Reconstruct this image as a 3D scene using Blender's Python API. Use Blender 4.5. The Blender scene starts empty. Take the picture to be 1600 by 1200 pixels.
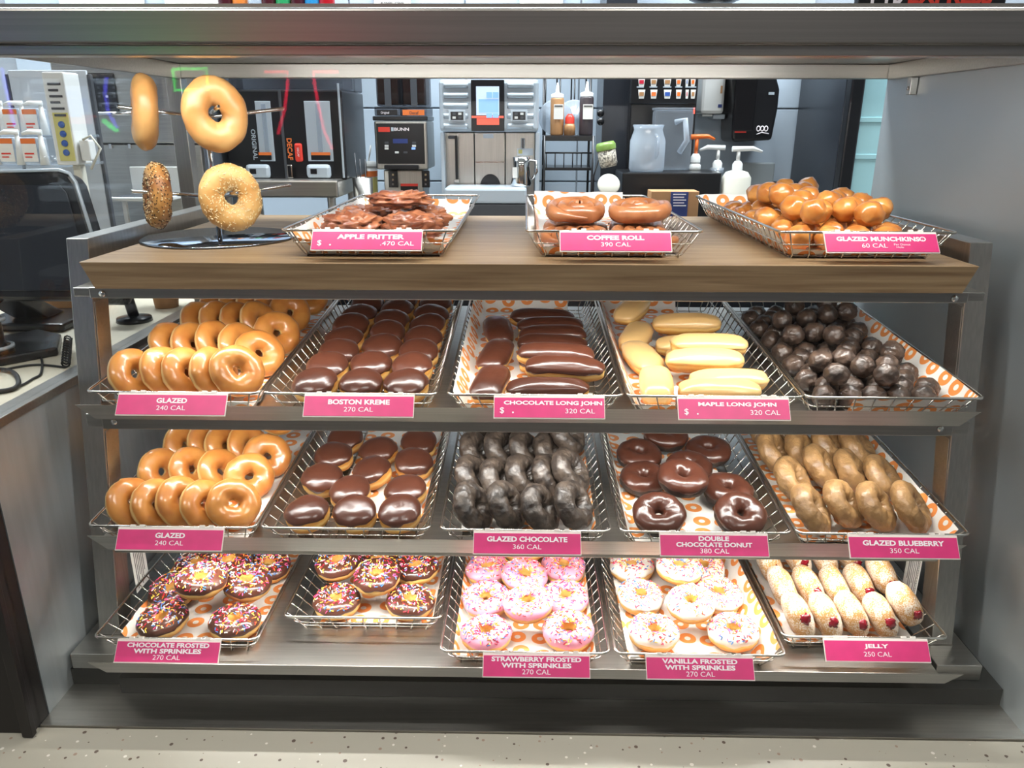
import bpy, math, random
from mathutils import Vector, Matrix, noise

scene = bpy.context.scene
COL = scene.collection
PI = math.pi
rnd = random.Random(7)

# ------------------------------------------------------------ camera, world, lights, exposure
FPX = 1207.0                      # focal length in pixels of the 1600 x 1200 frame
PITCH = math.radians(18.6)
YAW = math.radians(0.95)
ROLL = math.radians(0.12)
camd = bpy.data.cameras.new('camera')
camd.sensor_width = 36.0
camd.lens = 36.0 * FPX / 1600.0
camd.clip_start = 0.05
cam = bpy.data.objects.new('camera', camd)
CAMROT = (Matrix.Rotation(YAW, 4, 'Z') @ Matrix.Rotation(PI / 2 - PITCH, 4, 'X') @ Matrix.Rotation(ROLL, 4, 'Z'))
cam.matrix_world = CAMROT         # the eye is the world origin; the shop floor lies 1.42 m below
COL.objects.link(cam)
scene.camera = cam

world = bpy.data.worlds.new('world')
scene.world = world
world.use_nodes = True
WBG = world.node_tree.nodes['Background']
WBG.inputs[0].default_value = (0, 0, 0, 1)
WBG.inputs[1].default_value = 0.0

vs = scene.view_settings
vs.view_transform = 'Standard'
vs.look = 'None'
vs.exposure = 0.45
vs.gamma = 1.0
vs.use_curve_mapping = False
try:                              # keep light paths short: the case is small
    scene.cycles.max_bounces = 8
    scene.cycles.diffuse_bounces = 3
    scene.cycles.glossy_bounces = 4
    scene.cycles.transparent_max_bounces = 10
except AttributeError:
    pass


def area_light(name, loc, target, size, size_y, power, color=(1, 1, 1), parent=None, spread=180):
    d = bpy.data.lights.new(name, 'AREA')
    d.shape = 'RECTANGLE'
    d.size = size
    d.size_y = size_y
    d.energy = power
    d.color = color
    d.spread = math.radians(spread)
    o = bpy.data.objects.new(name, d)
    COL.objects.link(o)
    o.location = loc
    o.rotation_euler = (Vector(target) - Vector(loc)).to_track_quat('-Z', 'Y').to_euler()
    if parent:
        o.parent = parent
    return o


# the shop's ceiling panels, 3 m over the floor: two over the customers behind the viewer, three over the kitchen
for x in (-1.2, 0.9):
    area_light('ceiling_panel_shop_offscreen', (x, -0.3, 1.57), (x, -0.3, 0), 1.2, 0.6, 25, (1.0, 0.96, 0.90))
for x in (-1.7, 0.0, 1.4):
    area_light('ceiling_panel_kitchen_offscreen', (x, 2.55, 1.57), (x, 2.55, 0), 1.1, 0.5, 48, (0.88, 0.95, 1.0))


# ------------------------------------------------------------ pixel helpers (lay-out only)
def ray(u, v):
    return (CAMROT.to_3x3() @ Vector(((u - 800) / FPX, (600 - v) / FPX, -1.0)))


def atY(u, v, Y):
    d = ray(u, v)
    return d * (Y / d.y)


def atZ(u, v, Z):
    d = ray(u, v)
    return d * (Z / d.z)


# ------------------------------------------------------------ materials
def lin(c):
    c = c / 255.0
    return c / 12.92 if c <= 0.04045 else ((c + 0.055) / 1.055) ** 2.4


def rgb(r, g, b):
    return (lin(r), lin(g), lin(b), 1.0)


MATS = {}


def mat(name, col, rough=0.5, metal=0.0, var=0.0, vscale=30.0, bump=0.0, bscale=120.0, coat=0.0, coatr=0.12,
        col2=None, stretch=(1, 1, 1), spec=0.5, sub=0.0, emit=0.0, trans=0.0):
    m = bpy.data.materials.new(name)
    m.use_nodes = True
    nt = m.node_tree
    b = nt.nodes['Principled BSDF']
    b.inputs['Base Color'].default_value = rgb(*col)
    b.inputs['Roughness'].default_value = rough
    b.inputs['Metallic'].default_value = metal
    b.inputs['Coat Weight'].default_value = coat
    b.inputs['Coat Roughness'].default_value = coatr
    b.inputs['Specular IOR Level'].default_value = spec
    if emit:
        b.inputs['Emission Color'].default_value = rgb(*col)
        b.inputs['Emission Strength'].default_value = emit
    tc = nt.nodes.new('ShaderNodeTexCoord')
    mp = nt.nodes.new('ShaderNodeMapping')
    mp.inputs['Scale'].default_value = stretch
    nt.links.new(tc.outputs['Object'], mp.inputs['Vector'])
    if var or col2:
        n = nt.nodes.new('ShaderNodeTexNoise')
        n.inputs['Scale'].default_value = vscale
        n.inputs['Detail'].default_value = 4
        nt.links.new(mp.outputs['Vector'], n.inputs['Vector'])
        rp = nt.nodes.new('ShaderNodeValToRGB')
        c1 = rgb(*col)
        c2 = rgb(*col2) if col2 else tuple(max(0, x * (1 - var)) for x in c1[:3]) + (1,)
        rp.color_ramp.elements[0].position = 0.35
        rp.color_ramp.elements[1].position = 0.65
        rp.color_ramp.elements[0].color = c2
        rp.color_ramp.elements[1].color = c1
        nt.links.new(n.outputs['Fac'], rp.inputs['Fac'])
        nt.links.new(rp.outputs['Color'], b.inputs['Base Color'])
        if emit:
            nt.links.new(rp.outputs['Color'], b.inputs['Emission Color'])
    if bump:
        n2 = nt.nodes.new('ShaderNodeTexNoise')
        n2.inputs['Scale'].default_value = bscale
        n2.inputs['Detail'].default_value = 3
        nt.links.new(mp.outputs['Vector'], n2.inputs['Vector'])
        bp = nt.nodes.new('ShaderNodeBump')
        bp.inputs['Strength'].default_value = bump
        bp.inputs['Distance'].default_value = 0.002
        nt.links.new(n2.outputs['Fac'], bp.inputs['Height'])
        nt.links.new(bp.outputs['Normal'], b.inputs['Normal'])
    MATS[name] = m
    return m


def clear_mat(name, tint=(1, 1, 1), refl=0.06, haze=0.0, hazecol=(200, 210, 220), rough=0.02):
    """Thin clear glass or plastic: see-through, with a mirror film and a little haze."""
    m = bpy.data.materials.new(name)
    m.use_nodes = True
    nt = m.node_tree
    nt.nodes.remove(nt.nodes['Principled BSDF'])
    out = nt.nodes['Material Output']
    t = nt.nodes.new('ShaderNodeBsdfTransparent')
    t.inputs[0].default_value = tuple(tint) + (1,)
    g = nt.nodes.new('ShaderNodeBsdfGlossy')
    g.inputs['Roughness'].default_value = rough
    fr = nt.nodes.new('ShaderNodeLayerWeight')
    fr.inputs['Blend'].default_value = 0.25
    mr = nt.nodes.new('ShaderNodeMapRange')
    mr.inputs['To Min'].default_value = refl
    mr.inputs['To Max'].default_value = min(1.0, refl * 6)
    nt.links.new(fr.outputs['Fresnel'], mr.inputs['Value'])
    mx = nt.nodes.new('ShaderNodeMixShader')
    nt.links.new(mr.outputs['Result'], mx.inputs['Fac'])
    nt.links.new(t.outputs[0], mx.inputs[1])
    nt.links.new(g.outputs[0], mx.inputs[2])
    last = mx
    if haze:
        df = nt.nodes.new('ShaderNodeBsdfDiffuse')
        df.inputs[0].default_value = rgb(*hazecol)
        mx2 = nt.nodes.new('ShaderNodeMixShader')
        mx2.inputs['Fac'].default_value = haze
        nt.links.new(mx.outputs[0], mx2.inputs[1])
        nt.links.new(df.outputs[0], mx2.inputs[2])
        last = mx2
    nt.links.new(last.outputs[0], out.inputs['Surface'])
    MATS[name] = m
    return m


def node_mat(name, build):
    m = bpy.data.materials.new(name)
    m.use_nodes = True
    build(m.node_tree, m.node_tree.nodes['Principled BSDF'])
    MATS[name] = m
    return m


mat('steel', (186, 183, 177), 0.32, 1.0, var=0.12, vscale=6, stretch=(1, 40, 40))
mat('steel_side', (186, 183, 177), 0.34, 1.0, var=0.12, vscale=6, stretch=(40, 40, 1))
mat('steel_shelf', (186, 183, 177), 0.30, 1.0, var=0.12, vscale=5, stretch=(1, 30, 1))
mat('header_steel', (186, 183, 177), 0.30, 1.0, var=0.12, vscale=5, stretch=(0.6, 60, 60))
mat('ceiling_steel', (186, 183, 177), 0.36, 1.0, var=0.10, vscale=4, stretch=(1, 20, 20))
mat('grey_panel', (176, 184, 187), 0.40, 0.6, var=0.05, vscale=3)
mat('panel_steel', (176, 184, 187), 0.40, 0.6, var=0.10, vscale=3, stretch=(20, 20, 1))
mat('deck_steel', (186, 183, 177), 0.36, 1.0, var=0.12, vscale=6, stretch=(1, 30, 1))
mat('wire', (205, 200, 192), 0.22, 1.0)
mat('chrome', (215, 215, 215), 0.08, 1.0)
mat('mirror_base', (150, 160, 175), 0.06, 1.0)
mat('black_trim', (38, 35, 34), 0.45, 0.2, var=0.2, vscale=8)
mat('black_base', (14, 15, 17), 0.35)
mat('black_plastic', (22, 23, 26), 0.28, var=0.1)
mat('dark_panel', (44, 48, 55), 0.25, 0.3)
mat('dark_grey', (70, 74, 80), 0.4)
mat('mid_grey', (132, 140, 144), 0.4)
mat('white_plastic', (222, 224, 222), 0.35)
mat('off_white', (205, 203, 190), 0.5)
mat('silver_plastic', (186, 198, 208), 0.28, 0.25)
mat('tile', (178, 192, 205), 0.22, var=0.04, vscale=2)
mat('grout', (150, 158, 166), 0.8)
mat('beige_counter', (205, 198, 178), 0.4, var=0.05, vscale=15)
mat('floor_tile', (110, 105, 100), 0.5, var=0.15, vscale=4)
mat('tag_pink', (222, 52, 124), 0.38, var=0.10, vscale=40)
mat('tag_white', (236, 230, 222), 0.4)
mat('letter_white', (248, 240, 244), 0.45)
mat('paper_white', (232, 230, 224), 0.7)
mat('ink', (60, 58, 62), 0.7)
mat('cardboard', (186, 140, 96), 0.7, var=0.1, vscale=25)
mat('blue_card', (40, 58, 120), 0.5)
mat('orange_plastic', (226, 108, 38), 0.35)
mat('red_plastic', (222, 62, 48), 0.35)
mat('orange_label', (232, 120, 52), 0.5)
mat('green_plastic', (120, 150, 70), 0.35)
mat('caramel', (178, 132, 88), 0.35)
mat('mocha', (62, 54, 58), 0.35)
mat('rubber', (20, 20, 20), 0.6)
mat('bean', (92, 52, 34), 0.45, var=0.4, vscale=90, bump=0.5, bscale=90)
mat('yellow_panel', (205, 198, 120), 0.45)
mat('blue_button', (50, 90, 170), 0.4)
mat('cyan_panel', (172, 218, 224), 0.25)
mat('screen_blue', (120, 160, 240), 0.3, emit=0.75)
mat('screen_grey', (180, 196, 225), 0.3, emit=0.6)
mat('screen_red', (235, 90, 70), 0.3, emit=0.6)
mat('led', (255, 250, 240), 0.5, emit=6.0)
mat('shop_wall', (92, 89, 90), 0.7, var=0.05, vscale=3)
mat('ceiling_white', (214, 214, 210), 0.8)
mat('wall_white', (205, 212, 220), 0.6, var=0.03, vscale=2)
# doughs and icings
mat('bagel_plain', (202, 158, 98), 0.42, col2=(176, 120, 62), vscale=12, bump=0.15, bscale=90, coat=0.15, coatr=0.3)
mat('bagel_pale', (212, 172, 108), 0.5, col2=(192, 140, 74), vscale=18, bump=0.3, bscale=130)
mat('bagel_toasted', (196, 148, 82), 0.5, col2=(128, 72, 30), vscale=16, bump=0.3, bscale=130)
mat('fried_dough', (206, 142, 62), 0.5, col2=(184, 112, 42), vscale=25, bump=0.2, bscale=140)
mat('choc_icing', (82, 45, 32), 0.28, var=0.22, vscale=20, bump=0.3, bscale=55, coat=0.45, coatr=0.22)
mat('maple_icing', (226, 186, 124), 0.28, var=0.06, vscale=20, bump=0.2, bscale=55, coat=0.4, coatr=0.18)
mat('pink_icing', (232, 154, 176), 0.3, var=0.05, vscale=20, bump=0.15, bscale=60, coat=0.3)
mat('vanilla_icing', (228, 221, 208), 0.3, var=0.04, vscale=20, bump=0.15, bscale=60, coat=0.3)
mat('choc_cake', (58, 44, 36), 0.55, col2=(34, 26, 22), vscale=45, bump=0.9, bscale=110)
mat('choc_glazed', (82, 70, 60), 0.42, col2=(40, 33, 29), vscale=60, bump=1.0, bscale=150, coat=0.5, coatr=0.34)
mat('hole_choc', (84, 66, 54), 0.42, col2=(42, 32, 27), vscale=50, bump=1.0, bscale=150, coat=0.5, coatr=0.32)
mat('blueberry_cake', (166, 128, 82), 0.45, col2=(126, 94, 58), vscale=45, bump=1.0, bscale=150, coat=0.4, coatr=0.32)
mat('hole_glazed', (216, 150, 74), 0.3, col2=(186, 108, 44), vscale=30, bump=0.35, bscale=70, coat=0.6, coatr=0.12)
mat('fritter', (182, 118, 82), 0.34, col2=(122, 66, 44), vscale=28, bump=0.7, bscale=60, coat=0.6, coatr=0.14)
mat('coffee_roll', (186, 124, 80), 0.34, col2=(150, 90, 52), vscale=25, bump=0.3, bscale=60, coat=0.6, coatr=0.14)
mat('jelly', (120, 10, 28), 0.12, coat=0.6)
for n_, c_ in (('pink', (236, 90, 150)), ('orange', (240, 120, 40)), ('yellow', (246, 210, 80)), ('white', (248, 244, 238)),
               ('blue', (70, 130, 200)), ('red', (200, 30, 60))):
    mat('sprinkle_' + n_, c_, 0.4)
SPR = [MATS['sprinkle_' + n_] for n_ in ('pink', 'orange', 'yellow', 'white', 'blue', 'red')]
mat('seed_pale', (226, 206, 160), 0.5)
mat('seed_dark', (70, 48, 30), 0.6)


def _glazed(nt, b):
    # fried gold top and bottom, a pale proof line round the waist, sugar glaze over all
    tc = nt.nodes.new('ShaderNodeTexCoord')
    sx = nt.nodes.new('ShaderNodeSeparateXYZ')
    nt.links.new(tc.outputs['Object'], sx.inputs[0])
    n = nt.nodes.new('ShaderNodeTexNoise')
    n.inputs['Scale'].default_value = 40
    nt.links.new(tc.outputs['Object'], n.inputs['Vector'])
    ab = nt.nodes.new('ShaderNodeMath')
    ab.operation = 'ABSOLUTE'
    nt.links.new(sx.outputs['Z'], ab.inputs[0])
    mr = nt.nodes.new('ShaderNodeMapRange')
    mr.inputs['From Min'].default_value = 0.001
    mr.inputs['From Max'].default_value = 0.0055
    mr.interpolation_type = 'SMOOTHSTEP'
    nt.links.new(ab.outputs[0], mr.inputs['Value'])
    r1 = nt.nodes.new('ShaderNodeValToRGB')
    r1.color_ramp.elements[0].position = 0.3
    r1.color_ramp.elements[1].position = 0.7
    r1.color_ramp.elements[0].color = rgb(178, 108, 46)
    r1.color_ramp.elements[1].color = rgb(198, 134, 64)
    nt.links.new(n.outputs['Fac'], r1.inputs['Fac'])
    mx = nt.nodes.new('ShaderNodeMix')
    mx.data_type = 'RGBA'
    mx.inputs[6].default_value = rgb(218, 182, 116)
    nt.links.new(mr.outputs['Result'], mx.inputs[0])
    nt.links.new(r1.outputs['Color'], mx.inputs[7])
    nt.links.new(mx.outputs[2], b.inputs['Base Color'])
    b.inputs['Roughness'].default_value = 0.36
    b.inputs['Coat Weight'].default_value = 0.65
    b.inputs['Coat Roughness'].default_value = 0.12
    n2 = nt.nodes.new('ShaderNodeTexNoise')
    n2.inputs['Scale'].default_value = 55
    nt.links.new(tc.outputs['Object'], n2.inputs['Vector'])
    bp = nt.nodes.new('ShaderNodeBump')
    bp.inputs['Strength'].default_value = 0.25
    bp.inputs['Distance'].default_value = 0.002
    nt.links.new(n2.outputs['Fac'], bp.inputs['Height'])
    nt.links.new(bp.outputs['Normal'], b.inputs['Normal'])


node_mat('glazed_dough', _glazed)


def _band(nt, b):
    # raised dough: gold at the bottom, pale proof line round the waist
    tc = nt.nodes.new('ShaderNodeTexCoord')
    sx = nt.nodes.new('ShaderNodeSeparateXYZ')
    nt.links.new(tc.outputs['Object'], sx.inputs[0])
    r = nt.nodes.new('ShaderNodeValToRGB')
    e = r.color_ramp.elements
    e[0].position = 0.0
    e[0].color = rgb(178, 112, 44)
    e[1].position = 1.0
    e[1].color = rgb(206, 146, 66)
    k = e.new(0.42)
    k.color = rgb(204, 146, 66)
    k = e.new(0.58)
    k.color = rgb(228, 190, 116)
    k = e.new(0.75)
    k.color = rgb(210, 150, 70)
    mr = nt.nodes.new('ShaderNodeMapRange')
    mr.inputs['From Min'].default_value = -0.02
    mr.inputs['From Max'].default_value = 0.014
    nt.links.new(sx.outputs['Z'], mr.inputs['Value'])
    n = nt.nodes.new('ShaderNodeTexNoise')
    n.inputs['Scale'].default_value = 35
    nt.links.new(tc.outputs['Object'], n.inputs['Vector'])
    ad = nt.nodes.new('ShaderNodeMath')
    ad.operation = 'MULTIPLY_ADD'
    ad.inputs[1].default_value = 0.3
    nt.links.new(n.outputs['Fac'], ad.inputs[0])
    sb = nt.nodes.new('ShaderNodeMath')
    sb.operation = 'SUBTRACT'
    sb.inputs[1].default_value = 0.15
    nt.links.new(mr.outputs['Result'], sb.inputs[0])
    nt.links.new(sb.outputs[0], ad.inputs[2])
    nt.links.new(ad.outputs[0], r.inputs['Fac'])
    nt.links.new(r.outputs['Color'], b.inputs['Base Color'])
    b.inputs['Roughness'].default_value = 0.5


node_mat('raised_dough', _band)


def _sugar(nt, b):
    # powdered sugar dusted over golden dough: speckled, heavier in patches
    tc = nt.nodes.new('ShaderNodeTexCoord')
    n = nt.nodes.new('ShaderNodeTexNoise')
    n.inputs['Scale'].default_value = 420
    n.inputs['Detail'].default_value = 2
    n3 = nt.nodes.new('ShaderNodeTexNoise')
    n3.inputs['Scale'].default_value = 26
    nt.links.new(tc.outputs['Object'], n.inputs['Vector'])
    nt.links.new(tc.outputs['Object'], n3.inputs['Vector'])
    ad = nt.nodes.new('ShaderNodeMath')
    ad.operation = 'ADD'
    nt.links.new(n.outputs['Fac'], ad.inputs[0])
    nt.links.new(n3.outputs['Fac'], ad.inputs[1])
    r = nt.nodes.new('ShaderNodeValToRGB')
    r.color_ramp.elements[0].position = 0.445
    r.color_ramp.elements[1].position = 0.575
    r.color_ramp.elements[0].color = rgb(190, 140, 78)
    r.color_ramp.elements[1].color = rgb(234, 224, 208)
    hv = nt.nodes.new('ShaderNodeMath')
    hv.operation = 'MULTIPLY'
    hv.inputs[1].default_value = 0.5
    nt.links.new(ad.outputs[0], hv.inputs[0])
    nt.links.new(hv.outputs[0], r.inputs['Fac'])
    nt.links.new(r.outputs['Color'], b.inputs['Base Color'])
    b.inputs['Roughness'].default_value = 0.8


node_mat('sugar_dough', _sugar)


def _liner(nt, b):
    # white waxed paper printed with scattered orange ring donuts
    tc = nt.nodes.new('ShaderNodeTexCoord')
    sx = nt.nodes.new('ShaderNodeSeparateXYZ')
    nt.links.new(tc.outputs['UV'], sx.inputs[0])
    mp = nt.nodes.new('ShaderNodeMapping')
    mp.inputs['Scale'].default_value = (24, 24, 1)
    nt.links.new(tc.outputs['UV'], mp.inputs['Vector'])
    v = nt.nodes.new('ShaderNodeTexVoronoi')
    v.voronoi_dimensions = '2D'
    v.inputs['Scale'].default_value = 1.0
    v.inputs['Randomness'].default_value = 0.35
    nt.links.new(mp.outputs['Vector'], v.inputs['Vector'])
    r = nt.nodes.new('ShaderNodeValToRGB')
    e = r.color_ramp.elements
    r.color_ramp.interpolation = 'CONSTANT'
    w = rgb(233, 230, 224)
    o = rgb(236, 146, 74)
    e[0].position = 0.0
    e[0].color = w
    e[1].position = 0.13
    e[1].color = o
    k = e.new(0.37)
    k.color = w
    nt.links.new(v.outputs['Distance'], r.inputs['Fac'])
    nt.links.new(r.outputs['Color'], b.inputs['Base Color'])
    b.inputs['Roughness'].default_value = 0.5


node_mat('liner_paper', _liner)


def _wood(c1, c2, c3):
    def f(nt, b):
        tc = nt.nodes.new('ShaderNodeTexCoord')
        mp = nt.nodes.new('ShaderNodeMapping')
        mp.inputs['Scale'].default_value = (0.9, 16, 26)
        nt.links.new(tc.outputs['Object'], mp.inputs['Vector'])
        n = nt.nodes.new('ShaderNodeTexNoise')
        n.inputs['Scale'].default_value = 4.5
        n.inputs['Detail'].default_value = 7
        n.inputs['Distortion'].default_value = 0.6
        nt.links.new(mp.outputs['Vector'], n.inputs['Vector'])
        r = nt.nodes.new('ShaderNodeValToRGB')
        e = r.color_ramp.elements
        e[0].position = 0.3
        e[0].color = rgb(*c1)
        e[1].position = 0.7
        e[1].color = rgb(*c3)
        k = e.new(0.5)
        k.color = rgb(*c2)
        nt.links.new(n.outputs['Fac'], r.inputs['Fac'])
        nt.links.new(r.outputs['Color'], b.inputs['Base Color'])
        b.inputs['Roughness'].default_value = 0.42
    return f


node_mat('oak_top', _wood((120, 95, 68), (140, 116, 86), (156, 132, 100)))


def _terrazzo(nt, b):
    tc = nt.nodes.new('ShaderNodeTexCoord')
    v = nt.nodes.new('ShaderNodeTexVoronoi')
    v.inputs['Scale'].default_value = 95
    nt.links.new(tc.outputs['Object'], v.inputs['Vector'])
    sz = nt.nodes.new('ShaderNodeSeparateColor')
    nt.links.new(v.outputs['Color'], sz.inputs[0])
    # only some cells hold a chip; chip shade from the cell colour
    lt = nt.nodes.new('ShaderNodeMath')
    lt.operation = 'LESS_THAN'
    ml = nt.nodes.new('ShaderNodeMath')
    ml.operation = 'MULTIPLY'
    ml.inputs[1].default_value = 0.34
    pw = nt.nodes.new('ShaderNodeMath')
    pw.operation = 'POWER'
    pw.inputs[1].default_value = 3.0
    nt.links.new(sz.outputs[0], pw.inputs[0])
    nt.links.new(pw.outputs[0], ml.inputs[0])
    nt.links.new(v.outputs['Distance'], lt.inputs[0])
    nt.links.new(ml.outputs[0], lt.inputs[1])
    r = nt.nodes.new('ShaderNodeValToRGB')
    r.color_ramp.interpolation = 'CONSTANT'
    e = r.color_ramp.elements
    e[0].color = rgb(90, 76, 66)
    e[1].position = 0.4
    e[1].color = rgb(222, 218, 208)
    k = e.new(0.75)
    k.color = rgb(150, 128, 112)
    nt.links.new(sz.outputs[1], r.inputs['Fac'])
    mx = nt.nodes.new('ShaderNodeMix')
    mx.data_type = 'RGBA'
    mx.inputs[6].default_value = rgb(172, 168, 154)
    nt.links.new(lt.outputs[0], mx.inputs[0])
    nt.links.new(r.outputs['Color'], mx.inputs[7])
    nt.links.new(mx.outputs[2], b.inputs['Base Color'])
    b.inputs['Roughness'].default_value = 0.4


node_mat('terrazzo', _terrazzo)
clear_mat('case_glass', (0.985, 0.99, 0.99), 0.012)
clear_mat('clear_plastic', (0.93, 0.95, 0.97), 0.05, haze=0.16, rough=0.08)
clear_mat('milky_plastic', (0.9, 0.92, 0.94), 0.05, haze=0.42, rough=0.1)
clear_mat('smoked_plastic', (0.5, 0.5, 0.52), 0.06, haze=0.1, hazecol=(60, 60, 64))


# ------------------------------------------------------------ mesh builder
class MB:
    def __init__(self):
        self.v, self.f, self.m, self.s, self.uv = [], [], [], [], None

    def add(self, vs_, fs_, m=0, smooth=False, M=None):
        o = len(self.v)
        if M is not None:
            vs_ = [M @ Vector(p) for p in vs_]
        self.v += [tuple(p) for p in vs_]
        for f in fs_:
            self.f.append([i + o for i in f])
            self.m.append(m)
            self.s.append(smooth)
        return self

    def box(self, x0, x1, y0, y1, z0, z1, m=0, M=None):
        vs_ = [(x0, y0, z0), (x1, y0, z0), (x1, y1, z0), (x0, y1, z0), (x0, y0, z1), (x1, y0, z1), (x1, y1, z1), (x0, y1, z1)]
        return self.add(vs_, [(0, 3, 2, 1), (4, 5, 6, 7), (0, 1, 5, 4), (1, 2, 6, 5), (2, 3, 7, 6), (3, 0, 4, 7)], m, False, M)

    def prism(self, poly, a, b, axis='x', m=0, M=None):
        """poly: 2-D outline; axis 'x': (y,z) swept in x; 'y': (x,z) swept in y; 'z': (x,y) swept in z."""
        n = len(poly)

        def P(p, t):
            return {'x': (t, p[0], p[1]), 'y': (p[0], t, p[1]), 'z': (p[0], p[1], t)}[axis]
        vs_ = [P(p, a) for p in poly] + [P(p, b) for p in poly]
        fs_ = [tuple(range(n))[::-1], tuple(range(n, 2 * n))] + [(i, (i + 1) % n, n + (i + 1) % n, n + i) for i in range(n)]
        return self.add(vs_, fs_, m, False, M)

    def grid(self, rows, wu=False, wv=False, m=0, smooth=True, M=None):
        nu, nv = len(rows), len(rows[0])
        vs_ = [p for r in rows for p in r]
        fs_ = []
        for i in range(nu if wu else nu - 1):
            for j in range(nv if wv else nv - 1):
                a, b = i * nv + j, i * nv + (j + 1) % nv
                c, d = ((i + 1) % nu) * nv + (j + 1) % nv, ((i + 1) % nu) * nv + j
                fs_.append((a, b, c, d))
        return self.add(vs_, fs_, m, smooth, M)

    def tube(self, pts, r, n=6, closed=False, m=0, cap=True):
        pts = [Vector(p) for p in pts]
        N = len(pts)
        up = Vector((0.13, 0.31, 0.94)).normalized()
        rows = []
        nrm = None
        for i, p in enumerate(pts):
            if closed:
                t = (pts[(i + 1) % N] - pts[i - 1]).normalized()
            else:
                t = (pts[min(i + 1, N - 1)] - pts[max(i - 1, 0)]).normalized()
            if nrm is None:
                if abs(t.dot(up)) > 0.95:
                    up = Vector((1, 0, 0))
                nrm = t.cross(up).normalized()
            nrm = (nrm - t * nrm.dot(t)).normalized()
            bn = t.cross(nrm)
            rr = r[i] if isinstance(r, (list, tuple)) else r
            rows.append([p + (nrm * math.cos(2 * PI * k / n) + bn * math.sin(2 * PI * k / n)) * rr for k in range(n)])
        o = len(self.v)
        self.grid(rows, closed, True, m)
        if not closed and cap:
            self.f.append([o + k for k in range(n)][::-1])
            self.f.append([o + (N - 1) * n + k for k in range(n)])
            self.m += [m, m]
            self.s += [False, False]
        return self

    def lathe(self, prof, n=24, c=(0, 0, 0), m=0, smooth=True, M=None):
        rows = []
        for (r, z) in prof:
            r = max(r, 1e-5)
            rows.append([(c[0] + r * math.cos(2 * PI * k / n), c[1] + r * math.sin(2 * PI * k / n), c[2] + z) for k in range(n)])
        return self.grid(rows, False, True, m, smooth, M)

    def mesh(self, name, mats, uv=None):
        me = bpy.data.meshes.new(name)
        me.from_pydata(self.v, [], self.f)
        for mm in (mats if isinstance(mats, (list, tuple)) else [mats]):
            me.materials.append(MATS[mm] if isinstance(mm, str) else mm)
        me.polygons.foreach_set('material_index', self.m)
        me.polygons.foreach_set('use_smooth', self.s)
        if uv:
            l = me.uv_layers.new(name='UVMap')
            for lp in me.loops:
                l.data[lp.index].uv = uv[lp.vertex_index]
        me.update()
        return me

    def build(self, name, mats, parent=None, loc=None, bevel=0.0, uv=None):
        return link(name, self.mesh(name, mats, uv), parent, loc, bevel)


def link(name, me, parent=None, loc=None, bevel=0.0, M=None):
    o = bpy.data.objects.new(name, me)
    COL.objects.link(o)
    if parent:
        o.parent = parent
    if loc is not None:
        o.location = loc
    if M is not None:
        o.matrix_basis = M
    if bevel:
        b = o.modifiers.new('bevel', 'BEVEL')
        b.width = bevel
        b.segments = 2
        b.limit_method = 'ANGLE'
    return o


def tag(o, label, cat, group=None):
    o['label'] = label
    o['category'] = cat
    if group:
        o['group'] = group
    return o


def struct(o, label=None):
    o['kind'] = 'structure'
    if label:
        o['label'] = label
    return o


def thing(name, label, cat, loc=(0, 0, 0), group=None, M=None):
    o = bpy.data.objects.new(name, None)
    o.empty_display_size = 0.05
    COL.objects.link(o)
    if M is not None:
        o.matrix_basis = M
    else:
        o.location = loc
    return tag(o, label, cat, group)


def stuff(o):
    o['kind'] = 'stuff'
    return o


def copy_tree(o, parent=None, M=None):
    c = o.copy()
    COL.objects.link(c)
    c.parent = parent
    if M is not None:
        c.matrix_basis = M
    for ch in list(o.children):
        copy_tree(ch, c)
    return c


_fonts = {}


def text_mesh(s, bold=0.0, extrude=0.0004):
    """Lettering as a mesh about 1 unit tall, centred on its own middle, in the XY plane."""
    key = (s, bold, extrude)
    if key in _fonts:
        return _fonts[key]
    cu = bpy.data.curves.new('lettering', 'FONT')
    cu.body = s
    cu.size = 1.0
    cu.offset = bold
    cu.resolution_u = 3
    cu.align_x = 'CENTER'
    cu.align_y = 'CENTER'
    cu.space_line = 0.85
    ob = bpy.data.objects.new('lettering', cu)
    COL.objects.link(ob)
    dg = bpy.context.evaluated_depsgraph_get()
    me = bpy.data.meshes.new_from_object(ob.evaluated_get(dg))
    bpy.data.objects.remove(ob)
    bpy.data.curves.remove(cu)
    xs = [v.co.x for v in me.vertices] or [0, 1]
    ys = [v.co.y for v in me.vertices] or [0, 1]
    cx, cy = (min(xs) + max(xs)) / 2, (min(ys) + max(ys)) / 2
    for v in me.vertices:
        v.co.x -= cx
        v.co.y -= cy
    _fonts[key] = (me, max(xs) - min(xs), max(ys) - min(ys))
    return _fonts[key]


FACE = Matrix.Rotation(PI / 2, 4, 'X')      # XY plane turned to face -Y


def letter(parent, s, M, width, height, material, bold=0.0, name='lettering'):
    me, w, h = text_mesh(s, bold)
    me = me.copy()
    me.name = name
    me.materials.clear()
    me.materials.append(MATS[material])
    o = link(name, me, parent)
    o.matrix_basis = M @ Matrix.Diagonal((width / w, height / h, 1, 1))
    return o


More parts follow.
